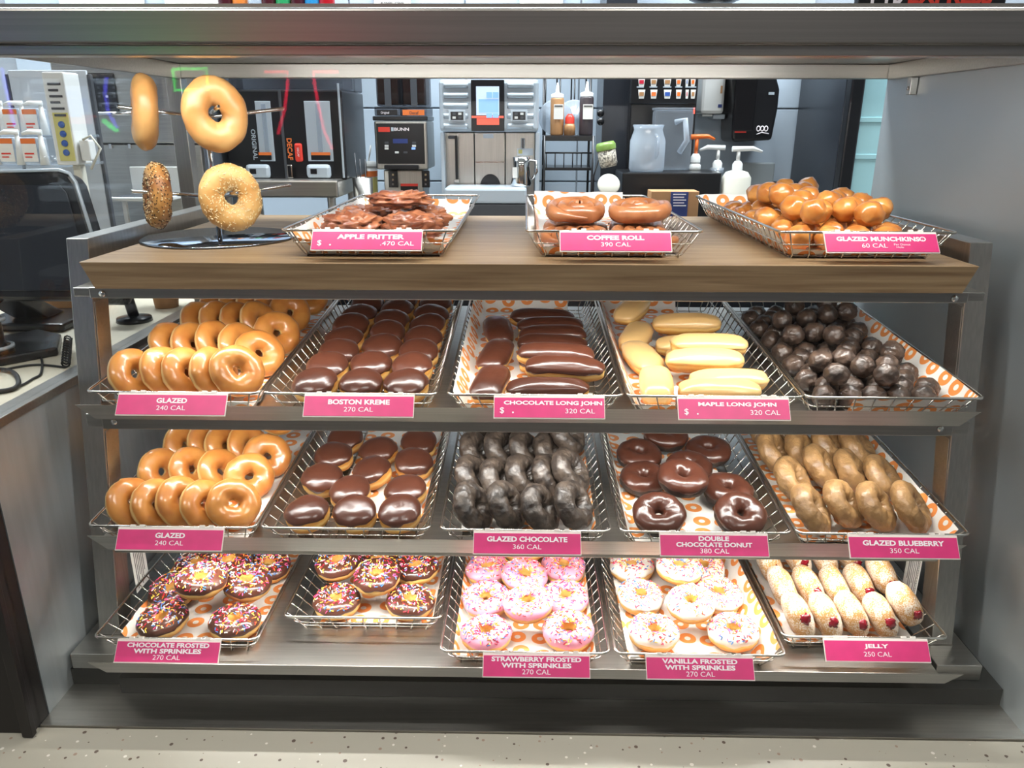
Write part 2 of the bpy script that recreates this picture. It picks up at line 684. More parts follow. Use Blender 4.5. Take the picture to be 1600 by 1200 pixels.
# ------------------------------------------------------------ room shell
def tiled_wall():
    Y = 3.30
    w = struct(MB().box(-3.2, 3.2, Y + 0.006, Y + 0.1, -1.42, 1.6).build('wall_back', 'grout'), 'kitchen wall of large pale blue-grey tiles')
    tw, th = 0.45, 0.285
    me = MB().box(-tw / 2 + 0.003, tw / 2 - 0.003, -0.004, 0.006, -th / 2 + 0.003, th / 2 - 0.003).mesh('tile', 'tile')
    for i in range(-3, 4):
        for j in range(-3, 4):
            link('tile', me, w, (-0.69 + tw / 2 + i * tw, Y, 0.06 + th / 2 + j * th), bevel=0.002)


tiled_wall()
struct(MB().box(-4, 4, -2.5, 3.4, -1.5, -1.42).build('floor', 'floor_tile'), 'dark kitchen floor')
struct(MB().box(-3.3, -3.2, -1.75, 3.4, -1.42, 1.6).build('wall_left', 'wall_white'), 'pale side wall of the kitchen')
struct(MB().box(3.2, 3.3, -1.75, 3.4, -1.42, 1.6).build('wall_right', 'wall_white'), 'pale far side wall of the kitchen')

struct(MB().box(-3.3, 3.3, -1.85, -1.75, -1.42, 1.6).build('wall_entrance', 'shop_wall'), 'plain shop wall facing the display case')
struct(MB().box(-3.3, 3.3, -1.85, 3.4, 1.6, 1.7).build('ceiling', 'ceiling_white'), 'plain white ceiling of the shop and kitchen')

# ------------------------------------------------------------ display case
CX_L, CX_R = -0.82, 0.845
DECK = -0.972
case = thing('display_case', 'stainless steel display case with a glass front around the donut rack', 'display case', (0, 1.07, DECK))
cl = Vector((0, 1.07, DECK))


def cpart(name, mb, mats, bevel=0.0):
    o = mb.build(name, mats, case, -cl, bevel)
    return o


cpart('header_beam', MB().prism([(1.005, 0.0915), (1.03, 0.0915), (1.03, 0.126), (1.01, 0.1315), (1.005, 0.129)], -1.3, 1.3), 'header_steel', 0.002)
cpart('header_lip', MB().box(-1.3, 1.3, 1.012, 1.045, 0.078, 0.0905), 'header_steel', 0.0015)
cpart('roof_panel', MB().box(CX_L - 0.03, CX_R + 0.03, 1.03, 1.96, 0.1325, 0.138), 'ceiling_steel')
cpart('rear_lintel', MB().box(CX_L - 0.03, CX_R + 0.03, 1.93, 1.96, 0.101, 0.132), 'ceiling_steel', 0.0015)
cpart('roof_trim', MB().box(CX_R - 0.012, CX_R - 0.001, 1.06, 1.93, 0.098, 0.132), 'steel', 0.0015)
cpart('roof_trim', MB().box(CX_L + 0.001, CX_L + 0.012, 1.06, 1.93, 0.098, 0.132), 'steel', 0.0015)
cpart('bracket', MB().box(CX_R - 0.016, CX_R - 0.001, 1.80, 1.818, 0.062, 0.098), 'steel', 0.001)
cpart('screw', MB().lathe([(0, -0.002), (0.004, -0.002), (0.004, 0.0), (0, 0.0)], 12, M=Matrix.Translation((CX_R - 0.016, 1.809, 0.075)) @ Matrix.Rotation(PI / 2, 4, 'Y')), 'chrome')
cpart('side_wall', MB().box(CX_R, CX_R + 0.03, 1.04, 1.955, DECK - 0.2, 0.1325), 'grey_panel')
cpart('side_wall', MB().box(CX_L - 0.03, CX_L, 1.075, 1.96, DECK - 0.2, -0.452), 'panel_steel')
cpart('wall_cap', MB().box(CX_L - 0.034, CX_L + 0.004, 1.075, 1.96, -0.4515, -0.436), 'steel', 0.0015)
cpart('side_glass', MB().box(CX_L - 0.012, CX_L - 0.006, 1.06, 1.93, -0.4355, 0.098), 'case_glass')
cpart('corner_post', MB().box(CX_L - 0.025, CX_L + 0.012, 1.925, 1.96, -0.4355, 0.101), 'steel_side', 0.002)
cpart('front_post', MB().box(CX_L - 0.10, CX_L - 0.001, 1.03, 1.075, DECK - 0.0015, -0.40), 'black_trim', 0.002)
cpart('post_trim', MB().box(CX_L - 0.012, CX_L + 0.006, 1.018, 1.0295, DECK + 0.001, -0.40), 'black_trim', 0.001)
cpart('front_glass', MB().box(CX_L - 0.001, CX_R + 0.02, 1.048, 1.054, DECK + 0.002, 0.0775), 'case_glass')
cpart('deck', MB().box(CX_L, CX_R, 1.0475, 1.96, DECK - 0.03, DECK), 'deck_steel')
cpart('plinth', MB().box(CX_L + 0.10, CX_R - 0.001, 1.128, 1.95, DECK + 0.0005, -0.9385), 'black_base')
cpart('plinth_recess', MB().box(CX_L + 0.0005, CX_L + 0.0995, 1.15, 1.95, DECK + 0.0005, -0.9385), 'black_base')
sill = MB().box(-1.3, 1.3, 0.70, 1.0470, DECK - 0.06, DECK - 0.002).build('counter_sill', 'terrazzo', None, None, 0.004)
tag(sill, 'speckled greenish terrazzo ledge in front of the glass display case', 'counter')
skirt = MB().box(-1.3, 1.3, 0.74, 1.026, -1.42, DECK - 0.061).build('wall_front', 'black_trim')
struct(skirt, 'dark wall below the terrazzo ledge')


# ------------------------------------------------------------ rack
ALPHA = math.radians(3.6)
rack = thing('display_rack', 'brushed steel rack frame with leaning posts carrying the donut shelves', 'rack', (0, 1.25, -0.938))
rl = Vector((0, 1.25, -0.938))


def rpart(name, mb, mats, bevel=0.0015, parent=None):
    return mb.build(name, mats, parent or rack, -rl if parent is None else None, bevel)


PO, PI_ = 0.791, 0.7525
for s in (-1, 1):
    a, b = sorted((s * PO, s * PI_))
    rpart('post', MB().prism([(1.327, -0.188), (1.2072, -0.9065), (1.255, -0.9065), (1.364, -0.252), (1.93, -0.252), (1.93, -0.188)], a, b), 'steel_side')
    rpart('rear_post', MB().box(a, b, 1.885, 1.93, -0.9065, -0.2525), 'steel_side')
    c, d = sorted((s * 0.815, s * 0.735))
    rpart('foot', MB().box(c, d, 1.150, 1.94, -0.938, -0.907), 'steel')
    # inner side plate with a notched lower end, one per tier
    i0 = s * 0.7523
    i1 = s * 0.7508
    e0, e1 = sorted((i0, i1))
    for (y0, z0, y1, z1) in ((1.3125, -0.296, 1.2875, -0.447), (1.275, -0.525, 1.244, -0.681)):
        rpart('side_plate', MB().prism([(y0, z0), (y1, z1), (y1 + 0.045, z1 + 0.012), (y0 + 0.045, z0)], e0, e1), 'steel')
    for (y, z) in ((1.2497, -0.268), (1.2197, -0.484), (1.1887, -0.708)):
        sc = MB().lathe([(0, -0.004), (0.005, -0.003), (0.006, 0.0), (0, 0.0)], 12, M=Matrix.Translation((s * 0.700, y, z)) @ Matrix.Rotation(PI / 2, 4, 'X') @ Matrix.Rotation(PI, 4, 'X'))
        rpart('screw', sc, 'chrome', 0)
for (y, z0, z1) in ((1.25, -0.276, -0.2575), (1.22, -0.498, -0.4705), (1.189, -0.721, -0.6985)):
    rpart('crossbar', MB().box(-0.7225, 0.7225, y, y + 0.012, z0, z1), 'steel')
    for s in (-1, 1):
        a, b = sorted((s * 0.7230, s * 0.7520))
        rpart('bracket', MB().box(a, b, y + 0.006, y + 0.075, z0 + 0.002, z1 - 0.002), 'steel', 0.001)

# printed makers' stickers on the inner faces of the posts
for s, yy in ((-1, 1.284), (1, 1.284)):
    x = s * 0.7515
    st = MB().box(min(x, x - s * 0.0006), max(x, x - s * 0.0006), yy, yy + 0.052, -0.868, -0.764).build('sticker', 'paper_white', rack, -rl)
    st['label'] = 'white maker sticker with fine print'
    for k in range(6):
        MB().box(min(x - s * 0.0007, x - s * 0.0011), max(x - s * 0.0007, x - s * 0.0011), yy + 0.009 + k * 0.006, yy + 0.0105 + k * 0.006,
                 -0.863 + 0.012 * (k % 3), -0.772 - 0.004 * (k % 2)).build('print_line', 'ink', st)
    # lettering reads upward along the post
    if s > 0:
        Mx = Matrix.Translation((x - 0.0013, yy + 0.0045, -0.816)) @ Matrix.Rotation(-PI / 2, 4, 'Z') @ FACE @ Matrix.Rotation(PI / 2, 4, 'Z')
        letter(st, 'VULCAN INDUSTRIES', Mx, 0.07, 0.004, 'ink', 0.02)

# wooden top board
WZ = -0.2132
top = thing('wooden_top', 'thick brown wooden board with slanted ends on top of the rack', 'board', (0, 1.58, WZ - 0.0436))
tl = -Vector((0, 1.58, WZ - 0.0436))
MB().prism([(-0.722, WZ), (-0.703, WZ - 0.0435), (0.703, WZ - 0.0435), (0.722, WZ)], 1.2385, 1.925, 'y').build('board', 'oak_top', top, tl)
MB().add([(-0.722, 1.2385, WZ), (0.722, 1.2385, WZ), (0.722, 1.2355, WZ), (-0.722, 1.2355, WZ),
          (-0.703, 1.2385, WZ - 0.0435), (0.703, 1.2385, WZ - 0.0435), (0.703, 1.2355, WZ - 0.0435), (-0.703, 1.2355, WZ - 0.0435)],
         [(0, 3, 2, 1), (4, 5, 6, 7), (3, 7, 6, 2), (0, 1, 5, 4), (0, 4, 7, 3), (1, 2, 6, 5)]).build('edge_band', 'oak_top', top, tl, 0.0006)

# three steel shelves: tilted tray surface plus an upturned front lip with mitred ends
SH = [dict(y=1.200, z=-0.4683, ly=1.183, lz=-0.4396, a=ALPHA, d=0.67, name='upper'),
      dict(y=1.165, z=-0.6958, ly=1.148, lz=-0.6634, a=ALPHA, d=0.70, name='middle'),
      dict(y=1.096, z=-0.8968, ly=1.0835, lz=-0.8705, a=0.0, d=0.79, name='bottom')]
shelf_labels = ['upper steel shelf of the rack, under the wooden board', 'middle steel shelf of the rack, between the other two',
                'bottom steel shelf of the rack, jutting out furthest over the black plinth']
for q, lb in zip(SH, shelf_labels):
    o = thing('steel_shelf', lb, 'shelf', (0, q['y'], q['z']))
    ca, sa = math.cos(q['a']), math.sin(q['a'])
    d = q['d']
    MB().prism([(0, 0), (d * ca, d * sa), (d * ca, d * sa - 0.0016), (0, -0.0016)], -0.7178, 0.7178).build('tray', 'steel_shelf', o)
    dy, dz = q['ly'] - q['y'], q['lz'] - q['z']
    W, w2 = 0.739, 0.718
    MB().add([(-W, dy, dz), (W, dy, dz), (w2, -0.0005, -0.002), (-w2, -0.0005, -0.002),
              (-W, dy - 0.0016, dz), (W, dy - 0.0016, dz), (w2, -0.0021, -0.0025), (-w2, -0.0021, -0.0025)],
             [(0, 1, 2, 3), (7, 6, 5, 4), (0, 4, 5, 1), (3, 2, 6, 7), (0, 3, 7, 4), (1, 5, 6, 2)]).build('front_lip', 'steel', o)

# LED strip lamps: one under the header, one under the front of each level
def led_strip(loc, tgt, power, label, length=1.36, c=(1.0, 0.98, 0.94)):
    o = thing('led_strip', label, 'lamp', loc)
    MB().box(-length / 2, length / 2, -0.006, 0.006, 0.0, 0.005).build('housing', 'white_plastic', o)
    MB().box(-length / 2 + 0.004, length / 2 - 0.004, -0.0045, 0.0045, -0.0012, -0.0002).build('diffuser', 'led', o)
    L = area_light('led_light', (0, 0, -0.002), Vector(tgt) - Vector(loc), length - 0.01, 0.008, power, c, o, 150)
    return o


led_strip((0, 1.25, 0.1265), (0, 1.46, -0.22), 6.2, 'white LED strip lamp under the case roof behind the header', 1.5)
led_strip((0, 1.277, -0.2625), (0, 1.36, -0.5), 3.3, 'white LED strip lamp under the wooden board')
led_strip((0, 1.247, -0.4745), (0, 1.33, -0.7), 3.4, 'white LED strip lamp under the upper steel shelf')
led_strip((0, 1.216, -0.7025), (0, 1.22, -0.9), 3.6, 'white LED strip lamp under the middle steel shelf')


# ------------------------------------------------------------ wire baskets
BH = 0.044                        # rim height over the floor wires
RW, RL = 0.1435, 0.664            # half width and length of the rim
FW, FY0, FY1 = 0.1175, 0.030, 0.634


def rrect(x, y0, y1, z, r=0.012, n=4):
    pts = []
    for (cx, cy, a0) in ((x - r, y0 + r, -90), (x - r, y1 - r, 0), (-x + r, y1 - r, 90), (-x + r, y0 + r, 180)):
        for k in range(n + 1):
            a = math.radians(a0 + 90.0 * k / n)
            pts.append((cx + r * math.cos(a), cy + r * math.sin(a), z))
    return pts


ME_RIM = MB().tube(rrect(RW, 0, RL, BH), 0.0024, 8, True).mesh('rim', 'wire')
mb = MB()
ny = 22
for k in range(ny):
    y = FY0 + 0.006 + (FY1 - FY0 - 0.012) * k / (ny - 1)
    yr = 0.014 + (RL - 0.028) * k / (ny - 1)
    mb.tube([(-RW + 0.002, yr, BH - 0.002), (-FW - 0.004, y, 0.005), (-FW, y, 0.0), (FW, y, 0.0), (FW + 0.004, y, 0.005), (RW - 0.002, yr, BH - 0.002)], 0.0012, 5)
ME_CROSS = mb.mesh('cross_wire', 'wire')
mb = MB()
nx = 9
for k in range(nx):
    x = -FW + 0.006 + (2 * FW - 0.012) * k / (nx - 1)
    xr = x * 1.14
    mb.tube([(xr, 0.002, BH - 0.002), (x, FY0 - 0.005, 0.004), (x, FY0, -0.0022), (x, FY1, -0.0022), (x, FY1 + 0.005, 0.004), (xr, RL - 0.002, BH - 0.002)], 0.0012, 5)
ME_LONG = mb.mesh('long_wire', 'wire')
mb = MB()
mb.tube(rrect((RW + FW) / 2 + 0.002, 0.014, RL - 0.014, BH * 0.5, 0.012, 3), 0.0012, 5, True)
ME_MID = mb.mesh('mid_wire', 'wire')


def basket(T, label):
    o = thing('wire_basket', label, 'basket', M=T, group='wire donut baskets on the rack')
    link('rim', ME_RIM, o)
    for nm, me in (('cross_wire', ME_CROSS), ('long_wire', ME_LONG), ('mid_wire', ME_MID)):
        stuff(link(nm, me, o))
    return o


def liner(T, label, seed, x0=-0.1145, x1=0.1145, y0=0.034, y1=0.628, fl=0.02, fr=0.02, ff=0.0, fb=0.03):
    """Waxed sheet on the basket floor; fl / fr / ff / fb are the flaps that climb the four walls."""
    rs = random.Random(seed)
    n = 22

    def axis(a, b, f0, f1, steps):
        s = []
        tot0 = a - f0
        tot1 = b + f1
        for k in range(steps + 1):
            s.append(tot0 + (tot1 - tot0) * k / steps)
        return s

    def fold(t, a, b):
        """arc length -> (coordinate, height) with a soft fold at a and b"""
        if t < a:
            e = a - t
            return a - e * 0.50, e * 0.86
        if t > b:
            e = t - b
            return b + e * 0.50, e * 0.86
        return t, 0.0
    xs = axis(x0, x1, fl, fr, 26)
    ys = axis(y0, y1, ff, fb, 44)
    rows, uv = [], []
    for y in ys:
        row = []
        for x in xs:
            px_, hx = fold(x, x0, x1)
            py_, hy = fold(y, y0, y1)
            w = noise.noise(Vector((x * 22, y * 22, seed * 3.1)))
            h = max(hx, hy)
            row.append((px_, py_, 0.0018 + h + 0.0012 * max(0, w) + (0.003 * w if h > 0.004 else 0)))
            uv.append((x + seed * 0.37, y + seed * 0.21))
        rows.append(row)
    o = MB().grid(rows).build('paper_liner', 'liner_paper', uv=uv)
    o.matrix_basis = T
    return tag(o, label, 'paper', 'printed paper liners in the baskets')


def price_tag(T, xt, lines, cal, label, price=False, w=0.178, fine=None, pale=False):
    M = T @ Matrix.Translation((xt, -0.0032, BH + 0.001)) @ Matrix.Rotation(math.radians(-40), 4, 'X')
    o = thing('price_tag', label, 'sign', M=M, group='pink donut signs on basket rims')
    h = 0.0375
    MB().box(-w / 2 - 0.0012, w / 2 + 0.0012, -0.001, 0.0012, -h - 0.0018, 0.0).build('holder', 'tag_white', o)
    MB().box(-w / 2, w / 2, -0.0018, -0.0011, -h, -0.0042).build('card', 'tag_pink', o)
    for x in (-w * 0.33, w * 0.33):
        cm = MB()
        cm.box(x - 0.012, x - 0.004, -0.001, 0.0055, 0.0005, 0.0042)
        cm.box(x + 0.004, x + 0.012, -0.001, 0.0055, 0.0005, 0.0042)
        cm.box(x - 0.012, x + 0.012, -0.001, 0.001, -0.001, 0.0012)
        cm.build('clip', 'tag_white', o)
    zs = {1: (-0.0138,), 2: (-0.0098, -0.0196)}[len(lines)]
    for ln, z in zip(lines, zs):
        letter(o, ln, Matrix.Translation((0 if not price else 0.006, -0.0021, z)) @ FACE, min(0.0084 * len(ln), w * 0.92), 0.0088 if len(lines) == 1 else 0.0078, 'letter_white', 0.038)
    zc = -0.0262 if len(lines) == 1 else -0.0298
    xc = w * 0.28 if price else (0.0 if not fine else -0.012)
    letter(o, cal, Matrix.Translation((xc, -0.0021, zc)) @ FACE, 0.0068 * len(cal), 0.0078, 'letter_white', 0.0)
    if price:
        letter(o, '$', Matrix.Translation((-w * 0.43, -0.0021, zc)) @ FACE, 0.0068, 0.0115, 'letter_white', 0.008)
        letter(o, '.', Matrix.Translation((-w * 0.33, -0.0021, zc - 0.003)) @ FACE, 0.003, 0.003, 'letter_white', 0.02)
    if fine:
        for k, t in enumerate(fine):
            letter(o, t, Matrix.Translation((0.032 - 0.004 * k, -0.0021, zc + 0.0022 - 0.005 * k)) @ FACE, 0.0029 * len(t), 0.0034, 'letter_white', 0.0)
    return o


def tray_T(x, ry, rz, a):
    return Matrix.Translation((x, ry, rz - BH)) @ Matrix.Rotation(a, 4, 'X')


XS = [-0.592, -0.295, 0.010, 0.308, 0.606]
TT = {}
for i in range(5):
    TT[2, i] = tray_T([-0.580, -0.287, 0.018, 0.312, 0.604][i], 1.195, -0.4206, ALPHA)
    TT[3, i] = tray_T([-0.597, -0.302, 0.004, 0.307, 0.603][i], 1.157, -0.6485, ALPHA)
    TT[4, i] = tray_T([-0.603, -0.291, 0.004, 0.302, 0.600][i], [1.121, 1.188, 1.0965, 1.0965, 1.148][i], -0.8490, 0.0)
for i in range(3):
    TT[1, i] = tray_T([-0.257, 0.146, 0.558][i], 1.275, WZ + BH + 0.0036, 0.0)

WHAT = {(1, 0): 'apple fritters', (1, 1): 'coffee rolls', (1, 2): 'glazed donut holes',
        (2, 0): 'glazed rings on the upper shelf', (2, 1): 'filled chocolate donuts on the upper shelf',
        (2, 2): 'chocolate long johns', (2, 3): 'maple long johns', (2, 4): 'dark chocolate donut holes',
        (3, 0): 'glazed rings on the middle shelf', (3, 1): 'filled chocolate donuts on the middle shelf',
        (3, 2): 'dark glazed chocolate rings', (3, 3): 'iced double chocolate rings', (3, 4): 'brown blueberry rings',
        (4, 0): 'sprinkled chocolate rings next to the post', (4, 1): 'six sprinkled chocolate rings',
        (4, 2): 'pink sprinkled rings', (4, 3): 'white sprinkled rings', (4, 4): 'sugared jelly donuts'}
LIN = {(1, 0): dict(fl=0.045, fr=0.012, ff=0.03, fb=0.04), (1, 1): dict(fl=0.02, fr=0.0, x1=0.09, ff=0.015, fb=0.06), (1, 2): dict(fl=0.04, fr=0.0, ff=0.012, fb=0.055),
       (2, 0): dict(fl=0.0, fr=0.0, ff=0.02), (2, 1): dict(fl=0.0, fr=0.0, y0=0.2, x0=-0.08), (2, 2): dict(fl=0.045, fr=0.0, x1=0.085, ff=0.015, fb=0.05),
       (2, 3): dict(fl=0.05, fr=0.0, x1=0.05, ff=0.02, fb=0.05), (2, 4): dict(fl=0.0, fr=0.05, ff=0.042, fb=0.0, x0=-0.06),
       (3, 0): dict(fl=0.0, fr=0.03, ff=0.0), (3, 1): dict(fl=0.0, fr=0.01, y0=0.1, x0=-0.05), (3, 2): dict(fl=0.0, fr=0.02, y0=0.06),
       (3, 3): dict(fl=0.02, fr=0.0, x1=0.09), (3, 4): dict(fl=0.0, fr=0.045, ff=0.02),
       (4, 0): dict(fl=0.02, fr=0.02, y0=0.05), (4, 1): dict(fl=0.0, fr=0.02, y0=0.045, x0=-0.09), (4, 2): dict(fl=0.02, fr=0.02, ff=0.02),
       (4, 3): dict(fl=0.0, fr=0.05, ff=0.025), (4, 4): dict(fl=0.01, fr=0.0, ff=0.022)}
for k, T in TT.items():
    basket(T, 'steel wire basket holding the ' + WHAT[k])
    liner(T, 'white paper with orange donut print under the ' + WHAT[k], k[0] * 5 + k[1], **LIN[k])

TAGS = [((1, 0), 0.0, ['APPLE FRITTER'], '.470 CAL', True), ((1, 1), 0.0, ['COFFEE ROLL'], '390 CAL', False),
        ((2, 0), 0.004, ['GLAZED'], '240 CAL', False), ((2, 1), 0.018, ['BOSTON KREME'], '270 CAL', False),
        ((2, 2), 0.023, ['CHOCOLATE LONG JOHN'], '320 CAL', True), ((2, 3), 0.027, ['MAPLE LONG JOHN'], '320 CAL', True),
        ((3, 0), 0.003, ['GLAZED'], '240 CAL', False), ((3, 2), 0.003, ['GLAZED CHOCOLATE'], '360 CAL', False),
        ((3, 3), 0.011, ['DOUBLE', 'CHOCOLATE DONUT'], '380 CAL', False), ((3, 4), 0.028, ['GLAZED BLUEBERRY'], '350 CAL', False),
        ((4, 0), -0.008, ['CHOCOLATE FROSTED', 'WITH SPRINKLES'], '270 CAL', False),
        ((4, 2), 0.020, ['STRAWBERRY FROSTED', 'WITH SPRINKLES'], '270 CAL', False),
        ((4, 3), -0.004, ['VANILLA FROSTED', 'WITH SPRINKLES'], '270 CAL', False),
        ((4, 4), 0.014, ['JELLY'], '250 CAL', False)]
for k, xt, ln, cal, pr in TAGS:
    price_tag(TT[k], xt, ln, cal, 'pink sign on the basket of ' + WHAT[k], pr)
price_tag(TT[1, 2], 0.014, ['GLAZED MUNCHKINS®'], '60 CAL', 'pink sign on the basket of ' + WHAT[1, 2], False, 0.178, ['Per Donut', 'Hole'])


# ------------------------------------------------------------ donut shapes
def ringP(R, r, sz, amp, seed, ell=0.03, crack=0.0):
    def P(th, ph, off=0.0):
        q = Vector((math.cos(th) * 1.3, math.sin(th) * 1.3, 0.0)) + Vector((math.cos(th) * math.cos(ph), math.sin(th) * math.cos(ph), math.sin(ph))) * 0.7
        k = 1 + amp * noise.noise(q * 1.6 + Vector((seed * 7.3, seed * 1.7, 0))) + amp * 0.4 * noise.noise(q * 4 + Vector((0, seed * 3.3, 5)))
        if crack:
            k += crack * noise.noise(q * 9 + Vector((seed, 0, 2))) + crack * 0.7 * abs(noise.noise(q * 17 + Vector((0, seed, 7))))
        Rm = R * (1 + ell * math.cos(2 * th + seed))
        rr = r * k + off
        return Vector(((Rm + rr * math.cos(ph)) * math.cos(th), (Rm + rr * math.cos(ph)) * math.sin(th), rr * math.sin(ph) * sz))
    return P


def ring_mesh(name, P, material, nu=40, nv=18):
    rows = [[P(2 * PI * i / nu, 2 * PI * j / nv) for j in range(nv)] for i in range(nu)]
    return MB().grid([r_[::-1] for r_ in rows], True, True).mesh(name, material)


def ring_icing(name, P, material, seed, lo=4, hi=150, wav=10, th_=0.0022, nu=48, nv=14):
    rows = []
    for i in range(nu):
        t = 2 * PI * i / nu
        w = Vector((math.cos(t) * 2.2, math.sin(t) * 2.2, seed * 2.9))
        a = math.radians(lo + wav * noise.noise(w) * 1.6 + wav * 0.5 * noise.noise(w * 2.5))
        b = math.radians(hi + wav * noise.noise(w + Vector((9, 0, 0))) * 1.2)
        row = []
        for j in range(nv + 1):
            s = j / nv
            e = min(s, 1 - s) * nv
            off = -0.0012 if e < 0.5 else (th_ * 0.8 if e < 1.5 else th_)
            row.append(P(t, a + (b - a) * s, off))
        rows.append(row[::-1])
    return MB().grid(rows, True, False).mesh(name, material)


def blobP(ax, ay, az, e1=0.8, e2=1.0, amp=0.05, seed=0, freq=1.5, crack=0.0):
    def sp(v, e):
        return math.copysign(abs(v) ** e, v)

    def P(la, lo, off=0.0):
        d = Vector((math.cos(la) * math.cos(lo), math.cos(la) * math.sin(lo), math.sin(la)))
        k = 1 + amp * noise.noise(d * freq + Vector((seed * 5.1, seed * 2.3, 1.0))) + amp * 0.5 * noise.noise(d * freq * 2.7 + Vector((2, seed * 4.1, 0)))
        if crack:
            k += crack * noise.noise(d * 6 + Vector((seed, 3, 2))) + crack * 0.7 * abs(noise.noise(d * 12 + Vector((0, seed, 7))))
        c = sp(math.cos(la), e1)
        p = Vector((ax * c * sp(math.cos(lo), e2), ay * c * sp(math.sin(lo), e2), az * sp(math.sin(la), e1)))
        return p * k + d * off
    return P


def blob_mesh(name, P, material, nu=20, nv=32):
    rows = [[P(-PI / 2 + PI * (i + 0.001) / (nu + 0.002), 2 * PI * j / nv) for j in range(nv)] for i in range(nu + 1)]
    return MB().grid(rows, False, True).mesh(name, material)


def blob_icing(name, P, material, seed, lat0=0.0, wav=12, th_=0.0022, nu=12, nv=40):
    rows = []
    for i in range(nu + 1):
        row = []
        for j in range(nv):
            lo = 2 * PI * j / nv
            w = Vector((math.cos(lo) * 1.8, math.sin(lo) * 1.8, seed * 3.7))
            a = math.radians(lat0 + wav * 1.5 * noise.noise(w) + wav * 0.6 * noise.noise(w * 2.6))
            la = a + (PI / 2 - 0.001 - a) * i / nu
            off = -0.0012 if i == 0 else (th_ * 0.85 if i == 1 else th_)
            row.append(P(la, lo, off))
        rows.append(row)
    return MB().grid(rows, False, True).mesh(name, material)


def bits_on(name, P, seed, n, mats, ph=(38, 150), L=0.0058, r=0.0009, off=0.0029, ring=True, lift=0.0, weight=None):
    """Little rods scattered over an iced surface."""
    rs = random.Random(seed)
    mb = MB()
    for _ in range(n):
        th = rs.uniform(0, 2 * PI)
        p_ = math.radians(rs.uniform(*ph)) if ring else math.asin(rs.uniform(math.sin(math.radians(ph[0])), math.sin(math.radians(ph[1]))))
        f = (lambda a, b: P(a, b, off)) if ring else (lambda a, b: P(b, a, off))
        c = f(th, p_)
        du = (f(th + 0.03, p_) - c)
        dv = (f(th, p_ + 0.05) - c)
        if du.length < 1e-7 or dv.length < 1e-7:
            continue
        du.normalize()
        dv.normalize()
        a = rs.uniform(0, PI)
        t = (du * math.cos(a) + dv * math.sin(a)).normalized()
        l = L * rs.uniform(0.75, 1.15) / 2
        mb.tube([c - t * l, c + t * l], r, 5, m=rs.randrange(len(mats)))
    for k in range(len(mb.s)):
        mb.s[k] = False
    return mb.mesh(name, mats)


def orient(n, spin=0.0):
    n = Vector(n).normalized()
    return n.to_track_quat('Z', 'Y').to_matrix().to_4x4() @ Matrix.Rotation(spin, 4, 'Z')


FLOOR = 0.0042
ITEMS = {}


def reg(T, o):
    ITEMS.setdefault(tuple(round(x, 5) for x in T.translation), (T, []))[1].append(o)
    return o


def in_tray(T, u, v, h):
    """tray coordinates where the photograph's pixel (u, v) meets height h over the tray floor"""
    Ti = T.inverted()
    o = Ti @ Vector((0, 0, 0))
    d = (Ti.to_3x3() @ ray(u, v))
    k = (h - o.z) / d.z
    return o + d * k


ORD = ['first', 'second', 'third', 'fourth', 'fifth', 'sixth', 'seventh', 'eighth', 'ninth', 'tenth', 'eleventh', 'twelfth', 'thirteenth', 'fourteenth', 'fifteenth', 'sixteenth']


def rings_leaning(T, rows, meshes, name, label, group, nrm, R, r, sz, end_n=None, lim=0.098, cat='donut', jit=0.045):
    rs = random.Random(hash(group) % 1000 if False else len(group) * 13 + len(rows))
    for ri, row in enumerate(rows):
        px_ = [in_tray(T, u, v, 0.045).x for (u, v) in row]
        xa, xb = max(-lim, px_[0]), min(lim - (0.008 if end_n else 0), px_[-1])
        for ci, (u, v) in enumerate(row):
            n = Vector(end_n if (end_n and ci == len(row) - 1) else nrm)
            n += Vector((rs.uniform(-jit, jit), rs.uniform(-jit, jit), rs.uniform(-jit, jit)))
            n.normalize()
            h = FLOOR + R * math.sqrt(max(0, 1 - n.z ** 2)) + r * sz
            p = in_tray(T, u, v, h)
            p.x = 0.25 * max(xa, min(xb, p.x)) + 0.75 * (xa + (xb - xa) * ci / (len(row) - 1))
            M = T @ Matrix.Translation((p.x, p.y, h)) @ orient(n, rs.uniform(0, 6))
            o = reg(T, link(name, rs.choice(meshes), M=M))
            tag(o, label.format(row=ORD[ri], col=ORD[ci]), cat, group)


# --- glazed rings
GR, Gr, GS = 0.0268, 0.0198, 0.76
glz = [ring_mesh('glazed_donut', ringP(GR, Gr, GS, 0.10, s), 'glazed_dough') for s in range(1, 7)]
rows_2 = [[(188, 588), (235, 585), (280, 586), (323, 586), (374, 591)],
          [(248, 541), (286, 541), (320, 540), (359, 543), (407, 555)],
          [(275, 505), (311, 506), (345, 506), (384, 507), (431, 523)],
          [(307, 483), (343, 484), (377, 484), (413, 485), (446, 493)],
          [(330, 468), (366, 468), (402, 468), (438, 470), (484, 476)]]
rings_leaning(TT[2, 0], rows_2, glz, 'glazed_donut', 'glazed ring donut on the upper shelf, {row} row from its sign, {col} from the post',
              'glazed rings in the upper basket', (0.76, -0.40, 0.50), GR, Gr, GS, (0.50, -0.64, 0.58))
rows_3 = [[(179, 790), (221, 790), (264, 788), (305, 792), (362, 794)],
          [(233, 740), (294, 737), (339, 740), (388, 747)],
          [(253, 700), (293, 697), (332, 699), (370, 700), (417, 715)],
          [(280, 676), (318, 676), (352, 677), (388, 679), (432, 686)]]
rings_leaning(TT[3, 0], rows_3, glz, 'glazed_donut', 'glazed ring donut on the middle shelf, {row} row from its sign, {col} from the post',
              'glazed rings in the middle basket', (0.76, -0.40, 0.50), GR, Gr, GS, (0.46, -0.68, 0.56))

